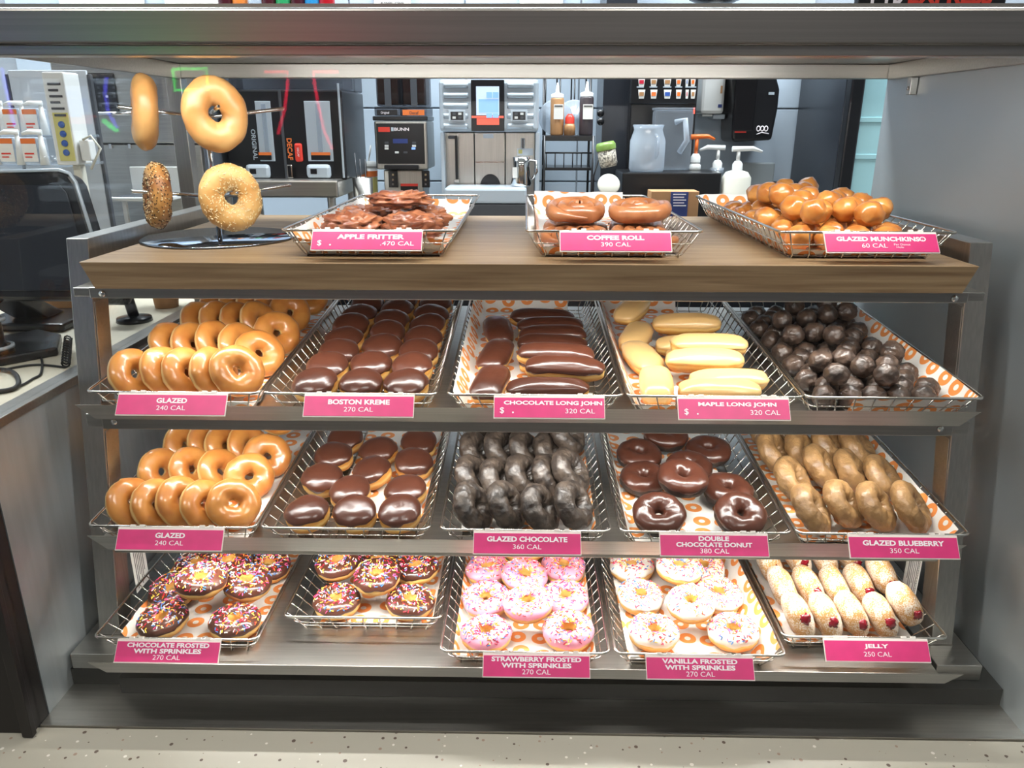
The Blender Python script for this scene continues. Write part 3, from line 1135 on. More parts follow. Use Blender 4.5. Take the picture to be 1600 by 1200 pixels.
# --- dark glazed chocolate rings
KR, Kr, KS = 0.0275, 0.0192, 0.92
dck = [ring_mesh('chocolate_donut', ringP(KR, Kr, KS, 0.14, s + 20, 0.03, 0.05), 'choc_glazed', 84, 40) for s in range(5)]
rows = [[(739, 800), (789, 793), (841, 795), (897, 790)],
        [(720, 747), (766, 751), (812, 748), (856, 747), (903, 750)],
        [(732, 709), (774, 707), (818, 708), (858, 708), (896, 704)],
        [(736, 682), (776, 681), (812, 681), (848, 681), (887, 686)]]
rings_leaning(TT[3, 2], rows, dck, 'chocolate_donut', 'dark glazed chocolate ring donut, {row} row from its sign, {col} from the filled donuts',
              'dark glazed chocolate rings', (0.80, -0.22, 0.55), KR, Kr, KS, (0.74, -0.32, 0.58), 0.098)

# --- blueberry rings
blu = [ring_mesh('blueberry_donut', ringP(KR + 0.001, Kr, KS, 0.14, s + 40, 0.03, 0.045), 'blueberry_cake', 84, 40) for s in range(5)]
rows = [[(1258, 797), (1316, 789), (1365, 794), (1424, 795)],
        [(1240, 751), (1281, 739), (1327, 739), (1374, 748)],
        [(1208, 707), (1246, 707), (1288, 706), (1336, 710)],
        [(1196, 680), (1232, 680), (1273, 681), (1314, 682)]]
rings_leaning(TT[3, 4], rows, blu, 'blueberry_donut', 'brown blueberry ring donut, {row} row from its sign, {col} from the iced chocolate rings',
              'brown blueberry rings', (0.66, -0.30, 0.68), KR, Kr, KS, None, 0.095)


# --- flat iced things: prototypes, then copies
def iced_ring(seed, dough_m, icing_m, spr, R=0.0272, r=0.0176, sz=0.95, lo=2, hi=140, wav=10, nspr=215, ph=(34, 140)):
    P = ringP(R, r, sz, 0.09, seed)
    o = bpy.data.objects.new('frosted_donut', None)
    o.empty_display_size = 0.03
    COL.objects.link(o)
    link('dough', ring_mesh('dough', P, dough_m), o)
    ic = link('icing', ring_icing('icing', P, icing_m, seed, lo, hi, wav), o)
    if spr:
        stuff(link('sprinkles', bits_on('sprinkles', P, seed + 5, nspr, SPR, ph), ic))
    return o


def iced_blob(seed, name, dough_m, icing_m, ax, ay, az, e1, e2, lat0, wav=12):
    P = blobP(ax, ay, az, e1, e2, 0.05, seed)
    o = bpy.data.objects.new(name, None)
    o.empty_display_size = 0.03
    COL.objects.link(o)
    link('dough', blob_mesh('dough', P, dough_m), o)
    link('icing', blob_icing('icing', P, icing_m, seed, lat0, wav), o)
    return o


class Pool:
    """hands out each prototype once, then copies of it"""
    def __init__(self, protos):
        self.p, self.used, self.i = protos, set(), 0

    def get(self, M):
        k = self.i % len(self.p)
        self.i += 1
        if k not in self.used:
            self.used.add(k)
            self.p[k].matrix_basis = M
            return self.p[k]
        return copy_tree(self.p[k], None, M)


def settle(P, dmin, lim, ey=1.0):
    """push neighbours apart until none is closer than dmin"""
    for _ in range(60):
        for i in range(len(P)):
            for j in range(i):
                d = P[i] - P[j]
                d.z = 0
                L = math.sqrt(d.x ** 2 + (d.y * ey) ** 2)
                if 1e-6 < L < dmin:
                    k = d * ((dmin - L) / L * 0.5)
                    P[i] += k
                    P[j] -= k
        for p in P:
            p.x = max(-lim, min(lim, p.x))
            p.y = max(0.066, p.y)
    return P


def lay(T, pts, pool, half_h, labels, cat, group, nfun, hv=0.035, spin=None, lim=0.115, rise=None, dmin=0.0):
    rs = random.Random(len(pts) * 7 + len(group))
    PP = [in_tray(T, u, v, hv) for (u, v) in pts]
    if dmin:
        settle(PP, dmin, min(lim, 0.098))
    for i, (u, v) in enumerate(pts):
        n = Vector(nfun(i, rs)).normalized()
        p = PP[i]
        p.x = max(-lim, min(lim, p.x))
        h = FLOOR + half_h(n) + (rise[i] if rise else 0)
        M = T @ Matrix.Translation((p.x, p.y, h)) @ orient(n, spin(i, rs) if spin else rs.uniform(0, 6.28))
        o = reg(T, pool.get(M))
        tag(o, labels[i], cat, group)


def ringh(R, r, sz):
    return lambda n: R * math.sqrt(max(0, 1 - n.z ** 2)) + r * sz * 0.98


def flat(a=0.10, fy=-0.10):
    return lambda i, rs: (rs.uniform(-a, a), fy + rs.uniform(-a, a), 1)


# filled, chocolate-topped rounds: three files running back from the sign
bos_rows_u = [[(489, 609), (568, 603), (642, 607)], [(506, 583), (584, 570), (648, 581)], [(525, 556), (602, 543), (658, 556)],
              [(538, 531), (606, 521), (664, 531)], [(549, 509), (613, 501), (669, 509)], [(563, 491), (621, 485), (674, 491)],
              [(574, 477), (627, 472), (680, 477)]]
bos_rows_m = [[(479, 802), (548, 806), (628, 799)], [(505, 748), (546, 772), (634, 765)], [(524, 708), (579, 737), (646, 722)],
              [(538, 688), (592, 704), (655, 692)]]
FILE = ['file by the rings', 'middle file', 'file far from the rings']


def boston(T, rws, where, group, proto):
    pts, labs = [], []
    for ri, rw in enumerate(rws):
        for ci, q in enumerate(rw):
            pts.append(q)
            labs.append('filled chocolate-topped donut, %s, %s row from the front rim, %s' % (where, ORD[ri], FILE[ci]))
    lay(T, pts, proto, lambda n: 0.0225 + 0.020 * math.sqrt(max(0, 1 - n.z ** 2)), labs, 'donut', group,
        lambda i, rs: (rs.uniform(-.08, .08), -0.26 + rs.uniform(-.08, .08), 1), 0.036, lim=0.0835, dmin=0.0785)


bpool = Pool([iced_blob(s, 'filled_donut', 'raised_dough', 'choc_icing', 0.0392, 0.0362, 0.0225, 0.72, 1.0, 8, 10) for s in range(1, 7)])
boston(TT[2, 1], bos_rows_u, 'upper shelf', 'filled chocolate donuts on the upper shelf', bpool)
boston(TT[3, 1], bos_rows_m, 'middle shelf', 'filled chocolate donuts on the middle shelf', bpool)


# long johns
def johns(T, along, across, icing_m, word, seed0, group, xl):
    pool = Pool([iced_blob(seed0 + s, 'long_john', 'raised_dough', icing_m, 0.070, 0.0220, 0.0195, 0.75, 0.55, 4, 9) for s in range(4)])
    pool2 = Pool([iced_blob(seed0 + 20 + s, 'long_john', 'raised_dough', icing_m, 0.058, 0.0285, 0.0200, 0.75, 0.6, 0, 9) for s in range(3)])
    hh = lambda n: 0.0195 + 0.006 * math.sqrt(max(0, 1 - n.z ** 2))
    labs = ['%s long john lying lengthwise by the basket wall, %s from the sign' % (word, ORD[i]) for i in range(len(along))]
    lay(T, along, pool2, hh, labs, 'donut', group, lambda i, rs: (rs.uniform(-.05, .05), -0.10, 1), 0.034, lambda i, rs: PI / 2 + rs.uniform(-.12, .12), xl)
    labs = ['%s long john lying crosswise, %s from the sign' % (word, ORD[i]) for i in range(len(across))]
    lay(T, across, pool, hh, labs, 'donut', group, lambda i, rs: (rs.uniform(-.03, .03), -0.22, 1), 0.034, lambda i, rs: rs.uniform(-.03, .03), 0.053, dmin=0.0475)


johns(TT[2, 2], [(766, 597), (775, 551), (778, 513)],
      [(864, 615), (873, 597), (872, 580), (870, 564), (866, 549), (862, 533), (863, 519), (860, 505), (847, 492)], 'choc_icing', 'chocolate', 60,
      'chocolate long johns', 0.088)
johns(TT[2, 3], [(1026, 598), (1004, 555), (986, 522), (971, 500)],
      [(1138, 615), (1130, 600), (1108, 581), (1105, 568), (1097, 552), (1081, 535), (1064, 520)], 'maple_icing', 'maple', 70,
      'maple long johns', 0.092)

# double chocolate rings
dpool = Pool([iced_ring(80 + s, 'choc_cake', 'choc_icing', False, 0.0268, 0.0188, 0.95, 2, 205, 9) for s in range(5)])
pts = [(1032, 803), (1157, 803), (1062, 774), (1138, 761), (1006, 741), (1077, 726), (998, 703), (1107, 699), (1039, 686), (976, 680)]
lay(TT[3, 3], pts, dpool, ringh(0.0275, 0.0195, 0.95),
    ['chocolate cake ring with smooth chocolate icing, %s from the sign in its basket' % ORD[i] for i in range(10)], 'donut', 'iced double chocolate rings',
    lambda i, rs: (rs.uniform(-.1, .1), (-0.42 if i < 2 else -0.14) + rs.uniform(-.06, .06), 1), 0.036, dmin=0.086)

# sprinkled rings on the bottom shelf
cpool = Pool([iced_ring(100 + s, 'raised_dough', 'choc_icing', True, hi=140) for s in range(4)])
pts = [(242, 982), (365, 985), (319, 953), (269, 922), (400, 933), (362, 898), (309, 880), (432, 882), (385, 868)]
lay(TT[4, 0], pts, cpool, ringh(0.0272, 0.0176, 0.95),
    ['chocolate ring with rainbow sprinkles beside the rack post, %s from its sign' % ORD[i] for i in range(9)], 'donut', 'sprinkled chocolate rings by the post', flat(), 0.032, dmin=0.075)
pts = [(518, 956), (638, 954), (590, 926), (530, 903), (650, 897), (592, 877)]
lay(TT[4, 1], pts, cpool, ringh(0.0272, 0.0176, 0.95),
    ['chocolate ring with rainbow sprinkles in the basket without sign, %s from its front rim' % ORD[i] for i in range(6)], 'donut', 'six sprinkled chocolate rings', flat(), 0.032, dmin=0.075)
ppool = Pool([iced_ring(120 + s, 'raised_dough', 'pink_icing', True, hi=145) for s in range(4)])
pts = [(760, 985), (888, 983), (823, 961), (760, 934), (884, 931), (817, 907), (762, 885), (880, 883), (820, 868)]
lay(TT[4, 2], pts, ppool, ringh(0.0272, 0.0176, 0.95),
    ['pink iced ring with rainbow sprinkles, %s from its sign' % ORD[i] for i in range(9)], 'donut', 'pink sprinkled rings', flat(), 0.032, dmin=0.075)
vpool = Pool([iced_ring(140 + s, 'raised_dough', 'vanilla_icing', True, hi=145) for s in range(4)])
pts = [(1021, 983), (1146, 983), (1079, 958), (1001, 928), (1124, 926), (1062, 909), (986, 882), (1097, 884), (1044, 868)]
lay(TT[4, 3], pts, vpool, ringh(0.0272, 0.0176, 0.95),
    ['white iced ring with rainbow sprinkles, %s from its sign' % ORD[i] for i in range(9)], 'donut', 'white sprinkled rings', flat(), 0.032, dmin=0.075)

# jelly donuts standing on edge
def jelly_proto(seed):
    o = bpy.data.objects.new('jelly_donut', None)
    o.empty_display_size = 0.03
    COL.objects.link(o)
    P = blobP(0.043, 0.040, 0.0222, 0.8, 1.0, 0.06, seed)
    link('dough', blob_mesh('dough', P, 'sugar_dough'), o)
    c = P(0.15, -PI / 2 + 0.2 * math.sin(seed), -0.002)
    J = blobP(0.010, 0.006, 0.0085, 1, 1, 0.5, seed + 3, 2.5)
    me = blob_mesh('jelly', J, 'jelly', 10, 14)
    link('jelly', me, o, c)
    return o


jpool = Pool([jelly_proto(s) for s in range(5)])
jrows = [[(1247, 962), (1295, 962), (1344, 960), (1389, 963), (1437, 965)], [(1213, 917), (1259, 917), (1306, 918), (1353, 915), (1397, 918)],
         [(1190, 884), (1229, 888), (1273, 888), (1313, 886), (1352, 885)]]
rs = random.Random(5)
for ri, row in enumerate(jrows):
    for ci, (u, v) in enumerate(row):
        n = Vector((0.88 + rs.uniform(-.03, .03), 0.02 + rs.uniform(-.06, .06), 0.42)).normalized()
        xa = Vector((0, -1, 0)).cross(n).normalized()
        # local -y of the donut looks out of the case and a little upward
        ya = n.cross(xa).normalized()
        Rm = Matrix((xa, ya, n)).transposed().to_4x4()
        if ya.y < 0:
            Rm = Rm @ Matrix.Rotation(PI, 4, 'Z')
        tilt = Matrix.Rotation(rs.uniform(-0.5, -0.15), 4, 'Z') if False else Matrix.Rotation(rs.choice((-1, 1)) * rs.uniform(0.1, 0.5), 4, 'Z')
        Rm = Rm @ tilt
        zrow = Rm[2]
        h = FLOOR + math.sqrt((0.043 * zrow[0]) ** 2 + (0.040 * zrow[1]) ** 2 + (0.0222 * zrow[2]) ** 2)
        p = in_tray(TT[4, 4], u, v, h)
        p.x = -0.097 + 0.194 * ci / 4
        o = reg(TT[4, 4], jpool.get(TT[4, 4] @ Matrix.Translation((p.x, p.y, h)) @ Rm))
        tag(o, 'sugared jelly donut, %s row from its sign, %s from the white iced rings' % (ORD[ri], ORD[ci]), 'donut', 'sugared jelly donuts')


# donut holes heaped in two baskets
def holes(T, meshes, name, label, group, r, seed, x0, x1, y0, y1, top_p, top2=0.0):
    rs = random.Random(seed)
    dx, dy = r * 2.02, r * 1.80
    rowsn = int((y1 - y0) / dy)
    base = []
    for j in range(rowsn + 1):
        off = 0 if j % 2 == 0 else dx / 2
        x = x0 + off
        k = 0
        while x <= x1 + 1e-6:
            base.append((x, y0 + j * dy, 0, j, k))
            x += dx
            k += 1
    lay2 = []
    for j in range(rowsn):
        off = dx / 2 if j % 2 == 0 else dx
        x = x0 + off
        k = 0
        while x <= x1 - dx * 0.3:
            if rs.random() < top_p:
                lay2.append((x, y0 + (j + 0.42) * dy, 1, j, k))
                k += 1
            x += dx
    for (x, y, l, j, k) in base + lay2:
        z = FLOOR + r * 0.97 + (r * 1.42 if l else 0)
        M = T @ Matrix.Translation((x + rs.uniform(-.003, .003), y + rs.uniform(-.003, .003), z + rs.uniform(0, .002))) @ orient((rs.uniform(-1, 1), rs.uniform(-1, 1), rs.uniform(-1, 1)))
        tag(reg(T, link(name, rs.choice(meshes), M=M)), label % ('top' if l else 'bottom', ORD[j], ORD[k]), 'donut hole', group)


hc = [blob_mesh('chocolate_donut_hole', blobP(0.0205, 0.0195, 0.0190, 1, 1, 0.12, s, 2.0, 0.05), 'hole_choc', 26, 40) for s in range(6)]
holes(TT[2, 4], hc, 'chocolate_donut_hole', 'dark chocolate donut hole, %s layer, %s row from front rim, %s from the long johns', 'dark chocolate donut holes', 0.0203, 3, -0.098, 0.090, 0.045, 0.55, 0.42)
hg = [blob_mesh('glazed_donut_hole', blobP(0.0250, 0.0222, 0.0212, 1, 1, 0.16, s + 9, 1.8), 'hole_glazed', 12, 18) for s in range(6)]
holes(TT[1, 2], hg, 'glazed_donut_hole', 'golden glazed donut hole, %s layer, %s row from its sign, %s from the rolls', 'glazed donut holes', 0.0232, 8, -0.092, 0.092, 0.052, 0.50, 0.62)

# apple fritters: craggy flat lumps
for i, (x, y, z, sx, sy, rz) in enumerate(((-0.056, 0.135, 0.030, 0.048, 0.050, 0.3), (0.056, 0.125, 0.030, 0.047, 0.050, 1.4), (-0.054, 0.255, 0.028, 0.048, 0.048, 2.2),
                                           (0.056, 0.25, 0.030, 0.047, 0.050, 0.4), (0.0, 0.37, 0.028, 0.06, 0.05, 0.9), (0.03, 0.19, 0.062, 0.055, 0.040, 0.1))):
    P = blobP(sx, sy, 0.023 if i != 5 else 0.015, 0.8, 0.9, 0.34, i + 3, 3.2)
    o = blob_mesh('apple_fritter', P, 'fritter', 34, 54)
    o = link('apple_fritter', o, M=TT[1, 0] @ Matrix.Translation((x, y, z + 0.006)) @ Matrix.Rotation(rz, 4, 'Z'))
    reg(TT[1, 0], o)
    tag(o, ['craggy glazed apple fritter behind the sign, on the bagel stand side', 'craggy glazed apple fritter behind the sign, on the coffee roll side',
            'craggy glazed apple fritter in the second row, on the bagel stand side', 'craggy glazed apple fritter in the second row, on the coffee roll side',
            'craggy glazed apple fritter alone at the back of its heap', 'craggy glazed apple fritter lying on top of the others'][i], 'fritter', 'apple fritters')


# coffee rolls: flat spirals of dough
def spiral(seed):
    rs = random.Random(seed)
    rows, n, turns = [], 110, 2.6
    for i in range(n + 1):
        s = i / n
        a = s * turns * 2 * PI
        rad = 0.006 + 0.047 * s
        hw = 0.0098 * (0.8 + 0.3 * s) * min(1, (1 - s) * 12 + 0.15)
        hh = 0.0160 * (1.08 - 0.25 * s) * min(1, (1 - s) * 12 + 0.15) * (1 + 0.12 * noise.noise(Vector((a, seed, 0))))
        row = []
        for k in range(12):
            t = 2 * PI * k / 12
            rr = rad + hw * math.cos(t)
            row.append((rr * math.cos(a) * 1.10, rr * math.sin(a) * 1.0, hh * math.sin(t)))
        rows.append(row)
    return MB().grid(rows, False, True).mesh('coffee_roll', 'coffee_roll')


sp = [spiral(s) for s in range(3)]
for i, (x, y, z, nx_, ny_, rz) in enumerate(((-0.056, 0.085, 0.024, 0.0, -0.05, 0.4), (0.058, 0.085, 0.024, 0.05, -0.05, 2.0), (-0.055, 0.20, 0.024, 0, -0.1, 3.2), (0.058, 0.20, 0.024, 0, -0.1, 5.0),
                                             (-0.052, 0.135, 0.058, 0.03, -0.14, 1.0), (0.056, 0.140, 0.060, -0.04, -0.12, 4.2))):
    M = TT[1, 1] @ Matrix.Translation((x, y, z)) @ orient((nx_, ny_, 1), rz)
    tag(reg(TT[1, 1], link('coffee_roll', sp[i % 3], M=M)),
        'glazed spiral coffee roll, %s layer, %s, on the side of the %s' % ('lower' if i < 4 else 'upper', 'front' if i in (0, 1) else ('rear' if i < 4 else 'on top'), 'fritters' if i % 2 == 0 else 'donut holes'),
        'pastry', 'coffee rolls')

# ------------------------------------------------------------ let every piece come to rest without cutting into its neighbours
import numpy as np
from mathutils.bvhtree import BVHTree
_geo = {}


def geo(o):
    """points and faces of a thing (dough and icing), in its own space"""
    key = tuple(sorted(c.data.name for c in [o] + list(o.children) if c.type == 'MESH'))
    if key not in _geo:
        V, F, n = [], [], 0
        for c in [o] + list(o.children):
            if c.type != 'MESH':
                continue
            a = np.empty(len(c.data.vertices) * 3)
            c.data.vertices.foreach_get('co', a)
            a = a.reshape(-1, 3)
            if c is not o:
                m = np.array(c.matrix_basis)
                a = a @ m[:3, :3].T + m[:3, 3]
            V.append(a)
            F += [tuple(i + n for i in p.vertices) for p in c.data.polygons]
            n += len(a)
        _geo[key] = (np.vstack(V), F)
    return _geo[key]


def rest(T, objs, grow=1.012, zlow=0.0040):
    Ti = T.inverted()
    placed = []
    for o in objs:
        V, F = geo(o)
        L = np.array(Ti @ o.matrix_basis)
        g = grow * (1.012 if any(c.children for c in o.children) else 1.0)
        W0 = (V * g) @ L[:3, :3].T
        c = L[:3, 3].copy()
        c[2] = max(c[2], zlow - W0[:, 2].min())
        if o.name.startswith(('glazed_donut', 'chocolate_donut', 'blueberry', 'frosted', 'filled', 'long', 'jelly')) and 'hole' not in o.name:
            c[2] = zlow - W0[:, 2].min()
        for it in range(80):
            W = W0 + c
            z = np.clip(W[:, 2], 0, 0.05)
            hi = (W[:, 0] - (0.1125 + 0.58 * z)).max()
            lo = (-W[:, 0] - (0.1125 + 0.58 * z)).max()
            if hi > 0 and lo > 0:
                c[2] += 0.001
            elif hi > 0:
                c[0] -= hi
            elif lo > 0:
                c[0] += lo
            ey = (0.040 - 0.58 * z) - W[:, 1]
            if ey.max() > 0:
                c[1] += ey.max()
            W = W0 + c
            bb = (W.min(0), W.max(0))
            tree = None
            push = np.zeros(3)
            for (pc, pb, pt) in placed:
                if (pb[0] > bb[1]).any() or (bb[0] > pb[1]).any():
                    continue
                if tree is None:
                    tree = BVHTree.FromPolygons(W.tolist(), F)
                k = tree.overlap(pt)
                if k:
                    d = c - pc
                    push += d / (np.linalg.norm(d) + 1e-9)
            if not push.any():
                break
            n = np.linalg.norm(push) + 1e-9
            if it < (3 if o.name.startswith('frosted') else 9):
                c += np.array((push[0], max(push[1], 0.0), max(push[2], 0.0) * 0.3)) / n * 0.0012
            else:
                c[1] += 0.00005 if o.name.startswith('frosted') else 0.0003
                c[2] += 0.0014
        W = W0 + c
        tree = BVHTree.FromPolygons(W.tolist(), F)
        placed.append((c.copy(), (W.min(0), W.max(0)), tree))
        Lm = Matrix([list(r) for r in L])
        Lm.translation = Vector(c)
        o.matrix_basis = T @ Lm


for (T_, objs_) in ITEMS.values():
    if objs_[0].name.startswith('frosted') and T_.translation.z < -0.88:      # the middle file lies on top of the outer two
        objs_.sort(key=lambda o: abs((T_.inverted() @ o.matrix_basis).translation.x) < 0.036)
    rest(T_, objs_)

# ------------------------------------------------------------ bagel stand and bagels
SX, SY = -0.597, 1.513
stand = thing('bagel_stand', 'chrome bagel stand with prongs on a mirror-polished round base', 'stand', (SX, SY, WZ))
MB().lathe([(0, 0.0005), (0.142, 0.0005), (0.145, 0.002), (0.142, 0.0045), (0, 0.0045)], 64).build('base', 'mirror_base', stand)
MB().tube([(0, 0, 0.004), (0, 0, 0.252)], 0.005, 12).build('pole', 'chrome', stand)
BG = []
for lev, (z0, rot) in enumerate(((0.010 - WZ, 0.0), (-0.134 - WZ, math.radians(6)))):
    for (dx, dy) in ((-0.85, -0.5), (0.5, -0.85), (0.85, 0.5)):
        a = math.atan2(dy, dx) + (rot if dy < 0 else 0)
        d = Vector((math.cos(a), math.sin(a), 0.12)).normalized()
        L = 0.148
        st0 = Vector((0, 0, z0))
        MB().tube([st0, st0 + d * L * 0.5, st0 + d * (L - 0.003), st0 + d * L], [0.0034, 0.0034, 0.0034, 0.0018], 10).build('prong', 'chrome', stand)
        BG.append((lev, d, st0))


def bagel(P, material, seedmats, nseed, L, r, M, label, ph=(10, 170)):
    o = thing('bagel', label, 'bagel', M=M, group='bagels on the chrome stand')
    link('dough', ring_mesh('dough', P, material, 48, 24), o)
    if nseed:
        stuff(link('seeds', bits_on('seeds', P, 4, nseed, seedmats, (-75, 170) if nseed > 600 else ph, L, r, 0.0003), o))
    return o


bag = [(0, 'bagel_plain', None, 0, 'plain golden bagel on the upper prong seen edge-on', 0.0345, 0.0248),
       (1, 'bagel_plain', None, 0, 'plain golden bagel on the upper prong showing its hole', 0.0345, 0.0228),
       (3, 'bagel_toasted', ['seed_pale', 'seed_dark', 'seed_dark'], 950, 'browned everything bagel with dark seeds on the lower prong', 0.0345, 0.0225),
       (4, 'bagel_pale', ['seed_pale'], 420, 'pale sesame bagel on the lower prong', 0.0350, 0.0225)]
for k, (bi, m_, sm, ns, lb, R, r) in enumerate(bag):
    lev, d, st0 = BG[bi]
    P = ringP(R, r, 0.86 if k in (0, 2) else 0.9, 0.09, 200 + k * 3, 0.02)
    c = Vector((SX, SY, WZ)) + st0 + d * 0.104 + Vector((0, 0, (-0.004, -0.0070, -0.005, -0.0065)[k]))
    nn = Vector((d.x, d.y, d.z - 0.02))
    if k in (0, 2):
        nn = nn + Vector((0.0, 0.06, 0))
    bagel(P, m_, sm, ns, 0.0034 if k == 3 else 0.0026, 0.00075, Matrix.Translation(c) @ orient(nn, 0.0) @ Matrix.Diagonal((0.97, 1.12 if k < 2 else 1.06, 1, 1)), lb)


# ------------------------------------------------------------ kitchen behind the rack
def fr(u0, u1, v0, v1, Y):
    """x0, x1, z0, z1 of an upright rectangle standing at depth Y"""
    vm = (v0 + v1) / 2
    return atY(u0, vm, Y).x, atY(u1, vm, Y).x, atY((u0 + u1) / 2, v1, Y).z, atY((u0 + u1) / 2, v0, Y).z


class Build:
    """a thing whose parts are given in world coordinates"""
    def __init__(self, name, label, cat, loc, group=None):
        self.loc = Vector(loc)
        self.o = thing(name, label, cat, loc, group)

    def part(self, name, mb, mats, bevel=0.0, parent=None):
        if parent is None:
            return mb.build(name, mats, self.o, -self.loc, bevel)
        return mb.build(name, mats, parent, None, bevel)

    def pbox(self, name, u0, u1, v0, v1, Y, D, mats, bevel=0.002, z0=None, z1=None, parent=None):
        a, b, c, d = fr(u0, u1, v0, v1, Y)
        c = c if z0 is None else z0
        d = d if z1 is None else z1
        return self.part(name, MB().box(a, b, Y, Y + D, c, d), mats, bevel, parent)

    def text(self, s, u0, u1, v0, v1, Y, m, bold=0.0, rot=0):
        a, b, c, d = fr(u0, u1, v0, v1, Y)
        M = Matrix.Translation(Vector(((a + b) / 2, Y - 0.0005, (c + d) / 2)) - self.loc) @ FACE
        if rot:
            M = M @ Matrix.Rotation(math.radians(rot), 4, 'Z')
            return letter(self.o, s, M, d - c, b - a, m, bold)
        return letter(self.o, s, M, b - a, d - c, m, bold)


CT = -0.47                        # back counter top
MB().box(-2.2, 1.05, 2.45, 3.285, CT - 0.04, CT).build('back_counter', 'steel')
tag(bpy.data.objects['back_counter'], 'long steel counter along the tiled wall carrying the coffee machines', 'counter')
struct(MB().box(-2.2, 1.05, 2.55, 3.285, -1.42, CT - 0.041).build('trim_1', 'dark_panel'), 'dark cabinet fronts below the steel counter')

# --- twin coffee dispenser
Y = 2.62
b = Build('coffee_dispenser', 'black twin coffee dispenser with original and decaf taps', 'coffee machine', (-0.85, 2.8, CT))
b.pbox('body', 352, 538, 140, 281, Y, 0.34, 'black_plastic', 0.006)
b.pbox('hopper', 356, 536, 108, 139.5, Y + 0.02, 0.30, 'smoked_plastic', 0.004)
a0, a1, c0, c1 = fr(340, 528, 281.5, 309, Y - 0.08)
b.part('drip_tray', MB().box(a0, a1, Y - 0.08, Y + 0.30, c0, c1), 'steel', 0.006)
for u in (350, 512):
    x = atY(u, 310, Y - 0.05).x
    b.part('leg', MB().lathe([(0.016, CT), (0.012, CT + 0.01), (0.014, c0)], 14, (x + 0.01, Y - 0.04, 0)), 'steel')
    b.part('leg', MB().lathe([(0.016, CT), (0.012, CT + 0.01), (0.014, c0)], 14, (x + 0.01, Y + 0.26, 0)), 'steel')
for u0, u1, w in ((402, 426, 'silver_plastic'), (478, 518, 'silver_plastic')):
    p = b.pbox('sight_panel', u0, u1, 158, 252, Y - 0.004, 0.003, w, 0.001)
    q = (u0 + u1) / 2
    b.pbox('sight_tube', q - 3, q + 4, 162, 246, Y - 0.008, 0.0035, 'clear_plastic', 0.001)
    b.pbox('warning_label', u0 + (8 if u1 - u0 > 30 else 2), u1 - 2, 238, 250, Y - 0.0092, 0.0006, 'black_plastic', 0)
    b.pbox('label_band', u0 + (8 if u1 - u0 > 30 else 2), u1 - 2, 238, 242.5, Y - 0.0102, 0.0006, 'orange_label', 0)
for u0 in (383, 478):
    b.pbox('tap', u0, u0 + 38, 257, 279, Y - 0.022, 0.0215, 'silver_plastic', 0.012)
    b.pbox('tap_switch', u0 + 7, u0 + 17, 264, 272, Y - 0.0245, 0.002, 'black_plastic', 0.002)
    b.pbox('tap_lever', u0 - 30, u0 - 21, 257, 279, Y - 0.03, 0.012, 'chrome', 0.004)
b.pbox('divider', 440, 444, 140, 281, Y - 0.003, 0.0025, 'dark_grey', 0.0005)
b.pbox('side_edge', 531, 534, 130, 278, Y - 0.004, 0.0035, 'silver_plastic', 0.0005)
b.text('ORIGINAL', 394, 401, 202, 250, Y - 0.001, 'silver_plastic', 0.02, -90)
b.text('DECAF', 449, 457, 216, 250, Y - 0.001, 'orange_label', 0.03, -90)
b.pbox('decaf_handle', 460, 472, 224, 253, Y - 0.014, 0.012, 'red_plastic', 0.006)
b.text('DECAF', 464.5, 467.5, 231, 245, Y - 0.0145, 'letter_white', 0.0, -90)

# --- steel cup with stirrers, and a yellow paper cup with a straw
x, _, z0, z1 = fr(549, 583, 278, 330, 2.68)
cx = (x + _) / 2
b = Build('steel_cup', 'round steel cup with stirrers beside the coffee dispenser', 'cup', (cx, 2.70, CT))
b.part('cup', MB().lathe([(0.0, CT + 0.001), (0.028, CT + 0.001), (0.034, z1), (0.031, z1), (0.026, CT + 0.01), (0, CT + 0.01)], 24, (cx, 2.70, 0)), 'steel')
for k, dx in enumerate((-0.022, -0.006, 0.012)):
    b.part('stirrer', MB().tube([(cx + dx * 0.5, 2.70, CT + 0.012), (cx + dx, 2.70, z1 + 0.06 + 0.02 * (k == 0))], 0.0022, 6), 'black_plastic')
x0, x1, z0, z1 = fr(566, 584, 258, 330, 2.98)
cx = (x0 + x1) / 2
b = Build('paper_cup', 'white and yellow paper cup with lid and straw beside the grinder', 'cup', (cx, 3.02, CT))
b.part('cup', MB().lathe([(0, CT + 0.001), (0.024, CT + 0.001), (0.031, z1 - 0.006), (0, z1 - 0.006)], 24, (cx, 3.02, 0)), 'white_plastic')
b.part('sleeve', MB().lathe([(0.0268, CT + 0.06), (0.0304, z1 - 0.045)], 24, (cx, 3.02, 0)), 'yellow_panel')
b.part('badge', MB().lathe([(0.0308, z1 - 0.043), (0.0314, z1 - 0.022)], 24, (cx, 3.02, 0)), 'orange_label')
b.part('lid', MB().lathe([(0.033, z1 - 0.0055), (0.033, z1 - 0.001), (0.026, z1 + 0.012), (0, z1 + 0.012)], 24, (cx, 3.02, 0)), 'white_plastic')
b.part('straw', MB().tube([(cx, 3.02, z1 + 0.012), (cx + 0.012, 3.02, z1 + 0.07)], 0.003, 8), 'white_plastic')

